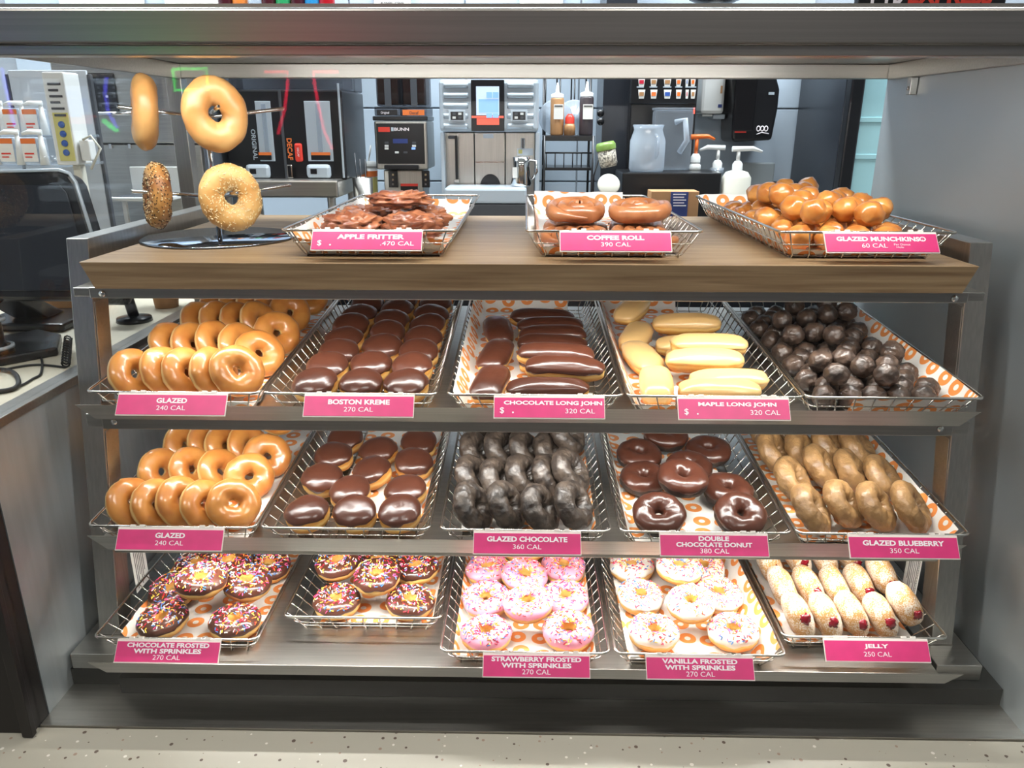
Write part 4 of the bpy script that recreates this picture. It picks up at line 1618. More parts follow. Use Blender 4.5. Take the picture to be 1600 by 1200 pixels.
# --- coffee grinder
Y = 2.86
b = Build('coffee_grinder', 'silver double-hopper coffee grinder with a black control panel', 'coffee grinder', (atY(628, 250, Y).x, Y + 0.15, CT))
for u0, u1, lab in ((587, 625, 'smoked_plastic'), (627, 667, 'orange_label')):
    b.pbox('hopper', u0, u1 - 2, 100, 166, Y + 0.04, 0.16, 'smoked_plastic', 0.006)
    b.pbox('coffee_beans', u0 + 2, u1 - 4, 100, 163, Y + 0.047, 0.145, 'bean', 0.004)
    b.pbox('hopper_rib', (u0 + u1) / 2 - 6, (u0 + u1) / 2 + 4, 100, 166, Y + 0.034, 0.005, 'dark_grey', 0.001)
    b.pbox('hopper_base', u0 - 2, u1, 166.5, 181, Y + 0.02, 0.18, 'smoked_plastic', 0.003)
    b.pbox('hopper_label', u0 + 2, u1 - 4, 171.5, 180, Y + 0.017, 0.002, 'black_plastic' if u0 < 600 else 'orange_label', 0)
b.text('Original', 595, 608, 174, 179, Y + 0.0165, 'letter_white', 0.01)
b.text('Decaf', 640, 654, 174, 178.5, Y + 0.0165, 'ink', 0.01)
b.pbox('collar', 582, 668, 181.5, 188.5, Y + 0.004, 0.20, 'black_plastic', 0.003)
b.pbox('housing', 586, 668, 189, 265, Y, 0.22, 'steel_side', 0.006)
b.pbox('control_panel', 589, 663, 193, 256, Y - 0.003, 0.0028, 'black_plastic', 0.008)
b.text('BUNN', 616, 639, 199.5, 204.5, Y - 0.0032, 'letter_white', 0.02)
b.pbox('logo_dot', 611, 615, 199, 205, Y - 0.0042, 0.001, 'silver_plastic', 0.002)
b.pbox('badge', 591, 609, 198.5, 206, Y - 0.0042, 0.001, 'red_plastic', 0)
b.pbox('display', 614, 637, 217, 224, Y - 0.0042, 0.001, 'blue_card', 0)
for u, v, m in ((604, 223, 'dark_grey'), (604, 228, 'white_plastic'), (604, 232, 'white_plastic'), (647, 223, 'dark_grey'), (647, 228, 'white_plastic'), (646, 232, 'screen_blue'),
                (620, 238, 'white_plastic'), (633.5, 238, 'dark_grey')):
    b.pbox('button', u - 3, u + 3, v - 1.6, v + 1.6, Y - 0.0042, 0.001, m, 0)
b.pbox('chute_hood', 600, 654, 258, 265, Y - 0.03, 0.029, 'black_plastic', 0.003)
b.pbox('chute', 601, 662, 266, 330, Y + 0.03, 0.17, 'steel_side', 0.003, CT)
for u0, u1 in ((607, 621), (659, 671)):
    b.pbox('bracket', u0, u1, 267, 293, Y + 0.012, 0.016, 'black_plastic', 0.002)
    for v in (273, 281, 288):
        b.pbox('screw', (u0 + u1) / 2 - 1.5, (u0 + u1) / 2 + 1.5, v - 1.5, v + 1.5, Y + 0.0095, 0.002, 'chrome', 0)
b.pbox('warning_label', 626, 653, 287, 305, Y + 0.0285, 0.001, 'black_plastic', 0)
b.pbox('label_band', 626, 653, 287, 291, Y + 0.027, 0.001, 'red_plastic', 0)

# --- espresso machine
Y = 2.80
b = Build('espresso_machine', 'silver automatic espresso machine with ribbed housing and lit touch screen', 'coffee machine', (atY(765, 250, Y).x, Y + 0.2, CT))
b.pbox('upper_housing', 686, 842, 124, 206, Y, 0.40, 'silver_plastic', 0.012)
for s0, s1 in ((691, 734), (790, 836)):
    for v in (128, 144, 160, 176, 192):
        x0, x1, z0, z1 = fr(s0, s1, v, v + 10, Y)
        b.part('rib', MB().tube([(x0 + 0.006, Y + 0.001, (z0 + z1) / 2), (x0 + 0.012, Y, (z0 + z1) / 2), (x1 - 0.012, Y, (z0 + z1) / 2), (x1 - 0.006, Y + 0.001, (z0 + z1) / 2)], 0.0095, 10), 'silver_plastic')
for u0 in (702, 799):
    k = b.pbox('keypad', u0 - 1, u0 + 25, 172, 190, Y - 0.013, 0.004, 'silver_plastic', 0.001)
    b.pbox('key_plate', u0 + 2, u0 + 22, 174.5, 187.5, Y - 0.0145, 0.0012, 'black_plastic', 0)
    for q in range(2):
        for r_ in range(2):
            b.pbox('key', u0 + 5 + 9 * q, u0 + 10 + 9 * q, 176 + 6 * r_, 179.5 + 6 * r_, Y - 0.0162, 0.0012, 'white_plastic' if (q + r_) % 2 else 'dark_grey', 0)
b.pbox('screen_panel', 736, 788, 124.5, 205, Y - 0.012, 0.0115, 'black_plastic', 0.002)
b.pbox('screen', 744, 780, 135, 180, Y - 0.0135, 0.001, 'screen_grey', 0)
b.pbox('screen_tile', 748, 779, 155, 176, Y - 0.0150, 0.001, 'screen_blue', 0)
for (u0, u1, v0, v1) in ((760, 769, 144, 153), (770, 779, 144, 153), (760, 769, 177, 184), (770, 779, 177, 184)):
    b.pbox('screen_icon', u0, u1, v0, v1, Y - 0.0165, 0.001, 'screen_blue', 0)
b.pbox('screen_glow', 745, 780, 185, 195, Y - 0.0135, 0.001, 'screen_red', 0)
b.pbox('light_bar', 737, 787, 181, 184.5, Y - 0.0140, 0.001, 'screen_red', 0)
b.pbox('side_column', 689, 695, 206.5, 300, Y + 0.02, 0.36, 'silver_plastic', 0.003, CT)
b.pbox('side_column', 836, 843, 206.5, 300, Y + 0.02, 0.36, 'silver_plastic', 0.003, CT)
for u0, u1 in ((695.5, 741), (742, 789), (790, 835.5)):
    b.pbox('front_panel', u0, u1, 207, 300, Y + 0.07, 0.30, 'steel_side', 0.002, CT + 0.06)
b.pbox('panel_line', 743, 788, 252.5, 254, Y + 0.067, 0.0025, 'chrome', 0)
b.pbox('name_plate', 755, 771, 209, 216, Y + 0.066, 0.003, 'silver_plastic', 0)
b.pbox('steam_wand', 711, 715, 212, 284, Y + 0.04, 0.012, 'black_plastic', 0.003)
b.pbox('wand_holder', 700, 714, 212, 217, Y + 0.05, 0.018, 'dark_grey', 0.003)
b.pbox('wand_tip', 709, 718, 280, 286, Y + 0.038, 0.014, 'steel', 0.003)
b.pbox('milk_spout', 814, 820, 216, 232, Y + 0.04, 0.02, 'chrome', 0.003)
b.pbox('warning_plate', 808, 833, 232, 243, Y + 0.066, 0.0025, 'silver_plastic', 0)
b.pbox('warning_mark', 810, 816, 234, 240, Y + 0.0645, 0.001, 'yellow_panel', 0)
x0, x1, z0, z1 = fr(750, 782, 272, 292, Y + 0.06)
b.part('grounds_opening', MB().prism([((x0 + x1) / 2 + (x1 - x0) / 2 * math.cos(t), z0 + (z1 - z0) * math.sin(t)) for t in [PI * k / 16 for k in range(17)]], Y + 0.063, Y + 0.068, 'y'), 'black_plastic')
b.pbox('drip_tray', 694, 823, 294, 318, Y - 0.12, 0.18, 'silver_plastic', 0.008)
b.pbox('tray_base', 692, 826, 319, 345, Y - 0.11, 0.17, 'dark_grey', 0.004, CT)
x0, x1, z0, z1 = fr(801, 828, 253, 293, Y - 0.03)
cx, cy = (x0 + x1) / 2, Y - 0.03
_, _, zt, _ = fr(694, 823, 294, 294, Y - 0.12)
zt = atY(760, 294, Y - 0.12).z
pb = Build('milk_pitcher', 'chrome milk pitcher with handle standing on the drip tray', 'pitcher', (cx, cy, zt))
pb.part('body', MB().lathe([(0, zt + 0.0005), (0.033, zt + 0.0005), (0.035, zt + 0.01), (0.028, zt + 0.07), (0.031, zt + 0.098), (0.029, zt + 0.098), (0.026, zt + 0.07), (0, zt + 0.006)], 28, (cx, cy, 0)), 'chrome')
pb.part('handle', MB().tube([(cx + 0.029, cy - 0.005, zt + 0.088), (cx + 0.05, cy - 0.01, zt + 0.084), (cx + 0.054, cy - 0.01, zt + 0.05), (cx + 0.036, cy - 0.005, zt + 0.022)], 0.004, 8), 'chrome')
pb.part('sticker', MB().box(cx - 0.03, cx - 0.014, cy - 0.036, cy - 0.0345, zt + 0.03, zt + 0.065), 'paper_white')

# --- black wire rack with syrup bottles
Y = 2.86
x0, x1, z0, z1 = fr(849, 929, 212, 216, Y)
ZS = z1
b = Build('wire_rack', 'black two-tier wire rack beside the espresso machine', 'rack', ((x0 + x1) / 2, Y + 0.1, CT))
for xx in (x0 + 0.004, x1 - 0.004):
    for yy in (Y + 0.004, Y + 0.20):
        b.part('leg', MB().tube([(xx, yy, CT), (xx, yy, ZS + (0.0 if yy < Y + 0.1 else 0.22))], 0.0045, 8), 'black_plastic')
b.part('top_shelf', MB().box(x0, x1, Y, Y + 0.205, ZS - 0.018, ZS), 'black_plastic', 0.002)
zl = atY(880, 262, Y).z
b.part('low_shelf', MB().box(x0, x1, Y + 0.008, Y + 0.195, zl - 0.01, zl), 'black_plastic', 0.002)
zg = ZS + 0.22
for k in range(3):
    xa = x0 + 0.01 + k * (x1 - x0 - 0.02) / 3
    xb = xa + (x1 - x0 - 0.02) / 3 - 0.012
    b.part('wire_loop', MB().tube([(xa, Y + 0.19, ZS), (xa, Y + 0.19, zg), (xb, Y + 0.19, zg), (xb, Y + 0.19, ZS)], 0.003, 6), 'black_plastic')
for k in range(6):
    xa = x0 + 0.012 + k * (x1 - x0 - 0.024) / 5
    b.part('guard_wire', MB().tube([(xa, Y + 0.012, zl), (xa, Y + 0.012, zl + 0.05)], 0.002, 6), 'black_plastic')
b.part('guard_rail', MB().tube([(x0 + 0.006, Y + 0.012, zl + 0.05), (x1 - 0.006, Y + 0.012, zl + 0.05)], 0.003, 6), 'black_plastic')
for (u0, u1, vt, m_, lb) in ((860, 881, 153, 'caramel', 'caramel brown squeeze bottle with white tip and paper label on the wire rack'),
                             (905, 927, 151, 'mocha', 'dark mocha squeeze bottle with white tip and paper label on the wire rack')):
    xa, xb, za, zb = fr(u0, u1, vt, 212, Y + 0.06)
    cx, r = (xa + xb) / 2, (xb - xa) / 2
    q = Build('squeeze_bottle', lb, 'bottle', (cx, Y + 0.06, ZS), 'squeeze bottles on the wire rack')
    q.part('bottle', MB().lathe([(0, ZS + 0.0005), (r * 0.95, ZS + 0.0005), (r, ZS + 0.006), (r, zb - 0.006), (r * 0.9, zb), (0, zb)], 24, (cx, Y + 0.06, 0)), m_)
    q.part('cap', MB().lathe([(r * 0.92, zb + 0.0003), (r * 0.92, zb + 0.012), (r * 0.3, zb + 0.018), (r * 0.12, zb + 0.05), (0, zb + 0.05)], 20, (cx, Y + 0.06, 0)), 'white_plastic')
    q.part('paper_label', MB().box(cx - r * 0.55, cx + r * 0.85, Y + 0.06 - r - 0.002, Y + 0.06 - r - 0.0005, ZS + 0.055, ZS + 0.105, M=Matrix.Rotation(0.0, 4, 'Y')), 'paper_white')
    q.part('label_band', MB().box(cx - r * 0.45, cx + r * 0.75, Y + 0.06 - r - 0.003, Y + 0.06 - r - 0.0021, ZS + 0.097, ZS + 0.101), 'ink')
xa, xb, za, zb = fr(881, 899, 186, 212, Y + 0.05)
cx, r = (xa + xb) / 2, (xb - xa) / 2
q = Build('spice_jar', 'small printed jar with a red cap between the squeeze bottles', 'jar', (cx, Y + 0.05, ZS))
q.part('jar', MB().lathe([(0, ZS + 0.0005), (r, ZS + 0.0005), (r, ZS + 0.03), (r * 0.8, ZS + 0.04), (0, ZS + 0.04)], 18, (cx, Y + 0.05, 0)), 'caramel')
q.part('cap', MB().lathe([(r * 0.82, ZS + 0.0403), (r * 0.8, ZS + 0.06), (r * 0.4, ZS + 0.073), (0, ZS + 0.073)], 18, (cx, Y + 0.05, 0)), 'red_plastic')
for k, (u, hgt) in enumerate(((868, 0.0), (898, 0.004))):
    c = atY(u, 165, Y + 0.14)
    q = MB().lathe([(0, 0), (0.058, 0), (0.062, 0.006), (0.058, 0.012), (0.02, 0.014), (0.018, 0.03), (0, 0.03)], 28,
                   M=Matrix.Translation((c.x, Y + 0.135 + 0.032 * k, ZS + 0.0625)) @ Matrix.Rotation(PI / 2 + 0.06, 4, 'X')).build('clear_dome', 'milky_plastic')
    tag(q, 'round clear plastic lid on edge behind the %s bottle' % ('caramel' if k == 0 else 'mocha'), 'lid', 'clear lids on the wire rack')
for k in range(2):
    z_ = CT + 0.001 + k * 0.032
    q = MB().box(x0 + 0.016, x1 - 0.016, Y + 0.03, Y + 0.18, z_, z_ + 0.03).build('plastic_tray', 'milky_plastic', None, None, 0.006)
    tag(q, 'flat clear plastic tray in the wire rack, %s of two' % ('upper' if k else 'lower'), 'tray', 'clear trays in the wire rack')

# --- dark column, cup-picture machine and clear jugs
struct(MB().box(*(lambda t: (t[0], t[1]))(fr(941, 987, 60, 320, 3.02)), 3.02, 3.285, CT, 0.75).build('trim_2', 'dark_panel'), 'dark upright panel against the tiled wall')
q = Build('wall_switch', 'two black round knobs on the dark upright panel', 'switch', (atY(945, 185, 3.01).x, 3.015, atY(945, 190, 3.01).z))
for v in (177, 190):
    q.part('knob', MB().lathe([(0, 0), (0.014, 0), (0.013, 0.02), (0, 0.021)], 16, M=Matrix.Translation(atY(938, v, 3.019)) @ Matrix.Rotation(PI / 2, 4, 'X')), 'black_plastic')
Y = 2.95
b = Build('drink_machine', 'black cold drink machine faced with little cup pictures', 'drink machine', (atY(1037, 230, Y).x, Y + 0.15, CT + 0.15))
zb = atY(1050, 268, 2.72).z
b.pbox('cabinet', 984, 1086, 100, 300, Y, 0.30, 'black_plastic', 0.004, CT)
b.pbox('header', 986, 1090, 100, 163, Y - 0.05, 0.0495, 'black_plastic', 0.004)
cc = ['sprinkle_red', 'caramel', 'caramel', 'orange_label', 'blue_button', 'sprinkle_orange']
for r_, v0 in enumerate((121, 140)):
    for k in range(6):
        u0 = [997, 1016, 1037, 1056, 1071, 1079][k]
        wd = [11, 11, 12, 9, 5, 8][k]
        x0, x1, z0, z1 = fr(u0, u0 + wd, v0, v0 + 14, Y - 0.052)
        p = b.part('cup_picture', MB().prism([(x0 + (x1 - x0) * 0.15, z0), (x1 - (x1 - x0) * 0.15, z0), (x1, z1), (x0, z1)], Y - 0.052, Y - 0.0505, 'y'), 'paper_white')
        b.pbox('cup_stripe', u0 + 2, u0 + wd - 2, v0 + 4, v0 + 10, Y - 0.0535, 0.001, cc[(k + r_ * 2) % 6], 0)
    for k in range(5):
        b.pbox('caption', [995, 1015, 1036, 1055, 1071][k], [1006, 1027, 1049, 1066, 1088][k], v0 - 5, v0 - 3, Y - 0.0525, 0.0015, 'silver_plastic', 0)
b.pbox('light_strip', 1083, 1086, 168, 178, Y - 0.052, 0.001, 'screen_red', 0)
Yb = 2.68
x0, x1, z0, z1 = fr(972, 1127, 270, 298, Yb)
q = MB().box(x0, x1, Yb, Yb + 0.22, CT, z1).build('black_stand', 'black_plastic', None, None, 0.004)
tag(q, 'low black stand under the clear jugs', 'stand')
ZJ = z1


def jug(u0, u1, vt, Yc, label, handle):
    xa, xb, _, zt = fr(u0, u1, vt, 268, Yc)
    cx, r = (xa + xb) / 2, (xb - xa) / 2
    q = Build('clear_jug', label, 'jug', (cx, Yc, ZJ), 'clear jugs on the black stand')
    q.part('body', MB().lathe([(0, ZJ + 0.0005), (r * 0.93, ZJ + 0.0005), (r, ZJ + 0.01), (r, zt - 0.05), (r * 0.8, zt - 0.014), (r * 0.86, zt), (r * 0.82, zt), (r * 0.76, zt - 0.014), (r * 0.96, zt - 0.05), (r * 0.96, ZJ + 0.012), (0, ZJ + 0.008)], 28, (cx, Yc, 0)), 'milky_plastic')
    q.part('handle', MB().tube([(cx + r * handle, Yc - r * 0.8, zt - 0.03), (cx + r * handle * 1.4, Yc - r * 1.0, zt - 0.04), (cx + r * handle * 1.4, Yc - r * 1.0, ZJ + 0.06), (cx + r * handle, Yc - r * 0.8, ZJ + 0.04)], 0.006, 8), 'clear_plastic')
    q.part('rim', MB().tube([(cx + r * 0.85 * math.cos(t), Yc + r * 0.85 * math.sin(t), zt) for t in [2 * PI * k / 24 for k in range(24)]], 0.003, 6, True), 'clear_plastic')


jug(984, 1039, 196, 2.755, 'short round clear plastic jug with handle on the black stand', 0.3)
xa, xb, za, zb = fr(1022, 1082, 172, 264, 2.823)
q = Build('clear_container', 'tall square clear plastic container with handle behind the round jug', 'container', ((xa + xb) / 2, 2.86, ZJ))
q.part('wall', MB().box(xa, xb, 2.823, 2.895, ZJ + 0.001, zb), 'clear_plastic', 0.008)
q.part('handle', MB().tube([(xa + 0.07, 2.822, zb - 0.04), (xa + 0.10, 2.805, zb - 0.03), (xa + 0.11, 2.805, ZJ + 0.1), (xa + 0.09, 2.822, ZJ + 0.06)], 0.01, 10), 'milky_plastic')
q.part('lid', MB().box(xa - 0.002, xb + 0.002, 2.821, 2.897, zb + 0.0005, zb + 0.008), 'clear_plastic', 0.003)

# pumps
def pump(u, Yc, vs_, vn, vb, ztop_body, r, base_z, m_head, m_body, label, side, L=0.10):
    c = atY(u, vn, Yc)
    zs, zn = atY(u, vs_, Yc).z, c.z
    q = Build('pump_bottle', label, 'bottle', (c.x, Yc, base_z), 'pump bottles by the sink')
    q.part('bottle', MB().lathe([(0, base_z + 0.0005), (r * 0.97, base_z + 0.0005), (r, base_z + 0.008), (r, ztop_body - r * 0.5), (r * 0.75, ztop_body - r * 0.12), (r * 0.35, ztop_body), (0, ztop_body)], 24, (c.x, Yc, 0)), m_body)
    q.part('collar', MB().lathe([(0.017, ztop_body + 0.0005), (0.017, ztop_body + 0.02), (0.010, ztop_body + 0.03), (0, ztop_body + 0.03)], 16, (c.x, Yc, 0)), 'white_plastic')
    q.part('stem', MB().tube([(c.x, Yc, ztop_body + 0.0305), (c.x, Yc, zs - 0.006)], 0.0065, 10), m_head)
    q.part('spout', MB().tube([(c.x - side * 0.022, Yc, zs), (c.x + side * L * 0.6, Yc, zs + 0.002), (c.x + side * L, Yc, zs - 0.008)], [0.009, 0.0075, 0.004], 10), m_head)
    return q


pump(1087, 2.83, 214, 245, 264, atY(1087, 254, 2.83).z, 0.020, ZJ, 'orange_plastic', 'white_plastic', 'pump bottle with an orange pump head on the black stand', 1, 0.062)
pump(1121, 2.86, 231, 255, 268, atY(1121, 264, 2.86).z, 0.024, ZJ, 'white_plastic', 'clear_plastic', 'pump bottle with a white spout turned toward the orange pump', -1, 0.066)
pump(1152, 2.70, 233, 262, 300, atY(1152, 266, 2.70).z, 0.048, CT, 'white_plastic', 'off_white', 'large white pump bottle with a white spout beside the black stand', 1, 0.078)

# card and box in front of the stand
x0, x1, z0, z1 = fr(1017, 1092, 299, 326, 2.52)
q = MB().box(x0, x1, 2.52, 2.60, CT, z1).build('cardboard_box', 'cardboard', None, None, 0.002)
tag(q, 'small brown cardboard box in front of the black stand', 'box')
b = Build('info_card', 'dark blue card with white print leaning on the cardboard box', 'card', (atY(1062, 312, 2.51).x, 2.512, CT))
x0, x1, z0, z1 = fr(1048, 1075, 300, 328, 2.512)
b.part('card', MB().box(x0, x1, 2.512, 2.5165, CT + 0.0005, z1), 'blue_card')
for k in range(5):
    b.pbox('print_line', 1052, 1072 - 3 * (k % 2), 303 + 4.4 * k, 304.6 + 4.4 * k, 2.5108, 0.001, 'letter_white', 0)

# shaker with green lid, and a wooden scoop
c = atY(952, 246, 2.70)
q = Build('shaker_jar', 'speckled shaker jar with a pale green lid hanging tilted by the rack', 'jar', (c.x, 2.70, c.z))
Mt = Matrix.Translation((c.x, 2.70, c.z - 0.03)) @ Matrix.Rotation(-0.2, 4, 'Y')
mat('speckled', (214, 206, 188), 0.5, col2=(60, 54, 48), vscale=160)
q.part('jar', MB().lathe([(0, 0), (0.025, 0), (0.03, 0.01), (0.031, 0.055), (0, 0.055)], 22, M=Mt), 'speckled')
q.part('lid', MB().lathe([(0.033, 0.0555), (0.034, 0.07), (0.028, 0.08), (0, 0.081)], 22, M=Mt), 'green_plastic')
q.part('hook', MB().tube([(c.x - 0.034, 2.70, c.z + 0.0), (c.x - 0.05, 2.70, c.z - 0.06), (c.x - 0.05, 2.70, CT)], 0.003, 6), 'black_plastic')
c = atY(951, 289, 2.62)
q = MB().lathe([(0, 0), (0.034, 0.0), (0.037, 0.004), (0.034, 0.008), (0, 0.008)], 26, M=Matrix.Translation((c.x, 2.62, c.z)) @ Matrix.Rotation(1.1, 4, 'X')).build('scoop_plate', 'off_white')
tag(q, 'round cream plastic lid propped upright near the wire rack', 'lid')
MB().tube([(c.x, 2.63, CT), (c.x, 2.632, c.z - 0.02)], 0.004, 6).build('peg', 'black_plastic', q)

# --- soap and towel dispensers on the wall
Y = 3.17
b = Build('soap_dispenser', 'white wall-mounted soap dispenser', 'dispenser', (atY(1115, 160, Y).x, Y + 0.06, atY(1115, 190, Y).z))
b.pbox('body', 1097, 1134, 96, 178, Y, 0.118, 'white_plastic', 0.012)
b.pbox('nozzle', 1114, 1133, 178.5, 186, Y + 0.02, 0.08, 'silver_plastic', 0.004)
b.pbox('drip_guard', 1097, 1113, 178.5, 182, Y + 0.02, 0.09, 'white_plastic', 0.002)
b.pbox('logo', 1126, 1129, 134, 146, Y - 0.0015, 0.001, 'cardboard', 0)
b.pbox('mark', 1122, 1128, 163, 168, Y - 0.0015, 0.001, 'blue_card', 0)
Y = 3.10
b = Build('towel_dispenser', 'black curved wall-mounted paper towel dispenser', 'dispenser', (atY(1175, 170, Y).x, Y + 0.1, atY(1175, 222, Y).z))
xs_ = [fr(u, u, v, v, Y)[0] for u, v in ((1142, 100),)]
out = []
for (u, v) in ((1144, 100), (1200, 100), (1212, 112), (1219, 140), (1216, 170), (1206, 219), (1150, 222), (1144, 220), (1146, 150)):
    p = atY(u, v, Y)
    out.append((p.x, p.z))
b.part('body', MB().prism(out[::-1], Y, Y + 0.19, 'y'), 'black_plastic', 0.01)
b.pbox('window', 1148, 1182, 102, 205, Y - 0.012, 0.0118, 'smoked_plastic', 0.005)
b.pbox('red_reflection', 1148, 1166, 205, 207.5, Y - 0.002, 0.0015, 'red_plastic', 0)  # red neon reflection painted on as a plain coloured strip
b.pbox('label', 1201, 1210, 144, 148, Y - 0.002, 0.0015, 'silver_plastic', 0)
for k in range(3):
    c = atY(1185 + 6 * k, 201, Y - 0.003)
    b.part('mark_ring', MB().tube([(c.x + 0.0065 * math.cos(t), c.y, c.z + 0.009 * math.sin(t)) for t in [2 * PI * q / 14 for q in range(14)]], 0.002, 6, True), 'letter_white')
b.part('mark_swoosh', MB().tube([atY(1182, 210, Y - 0.003), atY(1190, 207, Y - 0.003), atY(1201, 209, Y - 0.003)], 0.0018, 6), 'letter_white')

# sink board
x0, x1, z0, z1 = fr(1146, 1208, 254, 330, 3.18)
q = MB().box(x0, x1, 3.18, 3.20, CT, z1).build('splash_board', 'mid_grey', None, None, 0.006)
tag(q, 'plain grey board with rounded corners standing behind the white pump bottle', 'board')

# --- tall cooler with dark side, black door frame and pale cyan door
Y = 2.55
b = Build('glass_cooler', 'tall dark cooler with a black door frame and pale cyan door', 'cooler', (atY(1330, 300, Y).x, Y + 0.3, -1.4195))
xL = atY(1243, 210, 3.28).x
YF = 2.82
b.part('cabinet', MB().box(xL, xL + 0.9, YF, 3.285, -1.4195, 0.28), 'dark_panel', 0.003)
xc = atY(1340, 225, YF - 0.05).x
b.part('door_frame', MB().box(xL, xc, YF - 0.05, YF - 0.0005, -1.4195, 0.28), 'black_plastic', 0.006)
xd = xL + 0.85
b.part('door_glass', MB().box(xc + 0.0005, xd, YF - 0.03, YF - 0.0005, -1.4195, 0.28), 'cyan_panel')
for z_ in (0.02, -0.10, -0.28):
    b.part('door_rail', MB().box(xc + 0.001, xd - 0.01, YF - 0.033, YF - 0.0305, z_ - 0.012, z_ + 0.004), 'cyan_panel', 0.001)
b.part('door_frame', MB().box(xd + 0.0005, xd + 0.05, YF - 0.05, YF - 0.0005, -1.4195, 0.28), 'black_plastic', 0.006)

# --- things above the header: notices, bottles on a wall shelf, menu sign, dome camera
def notice(u0, u1, Y, title, label):
    x0, x1, z0, z1 = fr(u0, u1, -70, 20, Y)
    b = Build('wall_notice', label, 'notice', ((x0 + x1) / 2, Y, z0), 'papers on the tiled wall')
    b.part('sheet', MB().box(x0, x1, Y - 0.002, Y, z0, z1), 'paper_white')
    if title:
        letter(b.o, title, Matrix.Translation((0, -0.003, z0 * 0 + atY(700, 5, Y).z - z0)) @ FACE, (x1 - x0) * 0.62, 0.011, 'ink', 0.01)
    for k in range(3):
        b.part('print_line', MB().box(x0 + 0.02, x1 - 0.02 - 0.01 * k, Y - 0.003, Y - 0.0021, z0 + 0.08 + 0.02 * k, z0 + 0.083 + 0.02 * k), 'ink')
    return b


notice(88, 222, 3.285, '', 'large blank white sheet on the tiled wall next to the oven')
notice(254, 340, 3.285, '', 'white sheet between the large sheet and the shelf of bottles')
notice(583, 641, 3.285, 'BUSINESS LICENSE', 'framed business licence sheet on the tiled wall above the grinder')
notice(812, 880, 3.285, '', 'small white permit sheet above the wire rack')
Ys = 3.12
x0, x1, z0, z1 = fr(335, 530, 22, 34, Ys)
sh = MB().box(x0, x1, Ys, 3.285, z0, z1).build('wall_shelf', 'steel', None, None, 0.002)
tag(sh, 'short steel wall shelf holding a row of syrup bottles', 'shelf')
mat('syrup_red', (150, 20, 30), 0.15)
mat('syrup_green', (40, 130, 80), 0.15)
mat('syrup_blue', (40, 120, 170), 0.15)
mat('syrup_amber', (190, 110, 50), 0.15)
mat('syrup_dark', (60, 20, 28), 0.15)
for k, (m_, wd) in enumerate((('syrup_dark', 'maroon'), ('syrup_amber', 'amber'), ('clear_plastic', 'clear'), ('syrup_dark', 'dark plum'), ('syrup_green', 'green'), ('syrup_dark', 'purple-black'), ('syrup_blue', 'blue'), ('syrup_red', 'red'))):
    u = 354 + 22.5 * k
    cx = atY(u, 10, Ys + 0.06).x
    q = Build('syrup_bottle', '%s syrup bottle on the wall shelf, %s from the white sheet' % (wd, ORD[k]), 'bottle', (cx, Ys + 0.06, z1), 'syrup bottles on the wall shelf')
    q.part('bottle', MB().lathe([(0, z1 + 0.0005), (0.027, z1 + 0.0005), (0.029, z1 + 0.008), (0.029, z1 + 0.13), (0.012, z1 + 0.17), (0.012, z1 + 0.2), (0, z1 + 0.2)], 18, (cx, Ys + 0.06, 0)), m_)
    q.part('cap', MB().lathe([(0.0135, z1 + 0.2005), (0.0135, z1 + 0.215), (0, z1 + 0.215)], 14, (cx, Ys + 0.06, 0)), 'white_plastic')
b = Build('ceiling_camera', 'black dome hanging above the drink machine', 'camera', (atY(1117, -30, 3.0).x, 3.0, atY(1117, 9, 3.0).z))
c = atY(1117, 9, 3.0)
b.part('dome', MB().lathe([(0, 0), (0.05, 0.004), (0.09, 0.02), (0.115, 0.05), (0.12, 0.08), (0, 0.08)], 30, (c.x, c.y, c.z)), 'black_plastic')
b.part('collar', MB().lathe([(0.125, 0.0805), (0.125, 0.10), (0, 0.10)], 30, (c.x, c.y, c.z)), 'dark_grey')
b.part('rod', MB().tube([(c.x, c.y, c.z + 0.1005), (c.x, c.y, 1.55)], 0.015, 10), 'dark_grey')
Ym = 2.3
x0, x1, z0, z1 = fr(1345, 1578, -80, 20, Ym)
b = Build('menu_sign', 'black hanging sign with red and white capital letters above the cooler', 'sign', ((x0 + x1) / 2, Ym, z0))
b.part('board', MB().box(x0, x1, Ym, Ym + 0.03, z0, z1), 'black_plastic', 0.003)
b.text('PTb', 1362, 1412, -26, 7, Ym, 'letter_white', 0.03)
b.text('EXPRESS', 1420, 1552, -24, 7.5, Ym, 'red_plastic', 0.04)
b.text('A LOCALS FAVORITE SINCE 1980', 1372, 1545, 9.5, 15, Ym, 'letter_white', 0.02)
b.pbox('stripe', 1362, 1369, 11, 14, Ym - 0.001, 0.0008, 'red_plastic', 0)
for x in (x0 + 0.04, x1 - 0.04):
    b.part('hanger', MB().tube([(x, Ym + 0.015, z1), (x, Ym + 0.015, 1.55)], 0.004, 6), 'dark_grey')

# ------------------------------------------------------------ side counter and register beyond the low wall
ZC = -0.44
q = MB().box(-2.6, CX_L - 0.036, 1.08, 2.05, ZC - 0.04, ZC).build('side_counter', 'beige_counter', None, None, 0.003)
tag(q, 'beige cashier counter beside the display case', 'counter')
struct(MB().box(-2.6, CX_L - 0.04, 1.12, 2.05, -1.42, ZC - 0.041).build('trim_3', 'dark_panel'), 'dark front below the cashier counter')
MB().box(-2.6, CX_L - 0.0355, 1.0775, 1.0795, ZC - 0.04, ZC).build('counter_edge', 'black_trim', q)

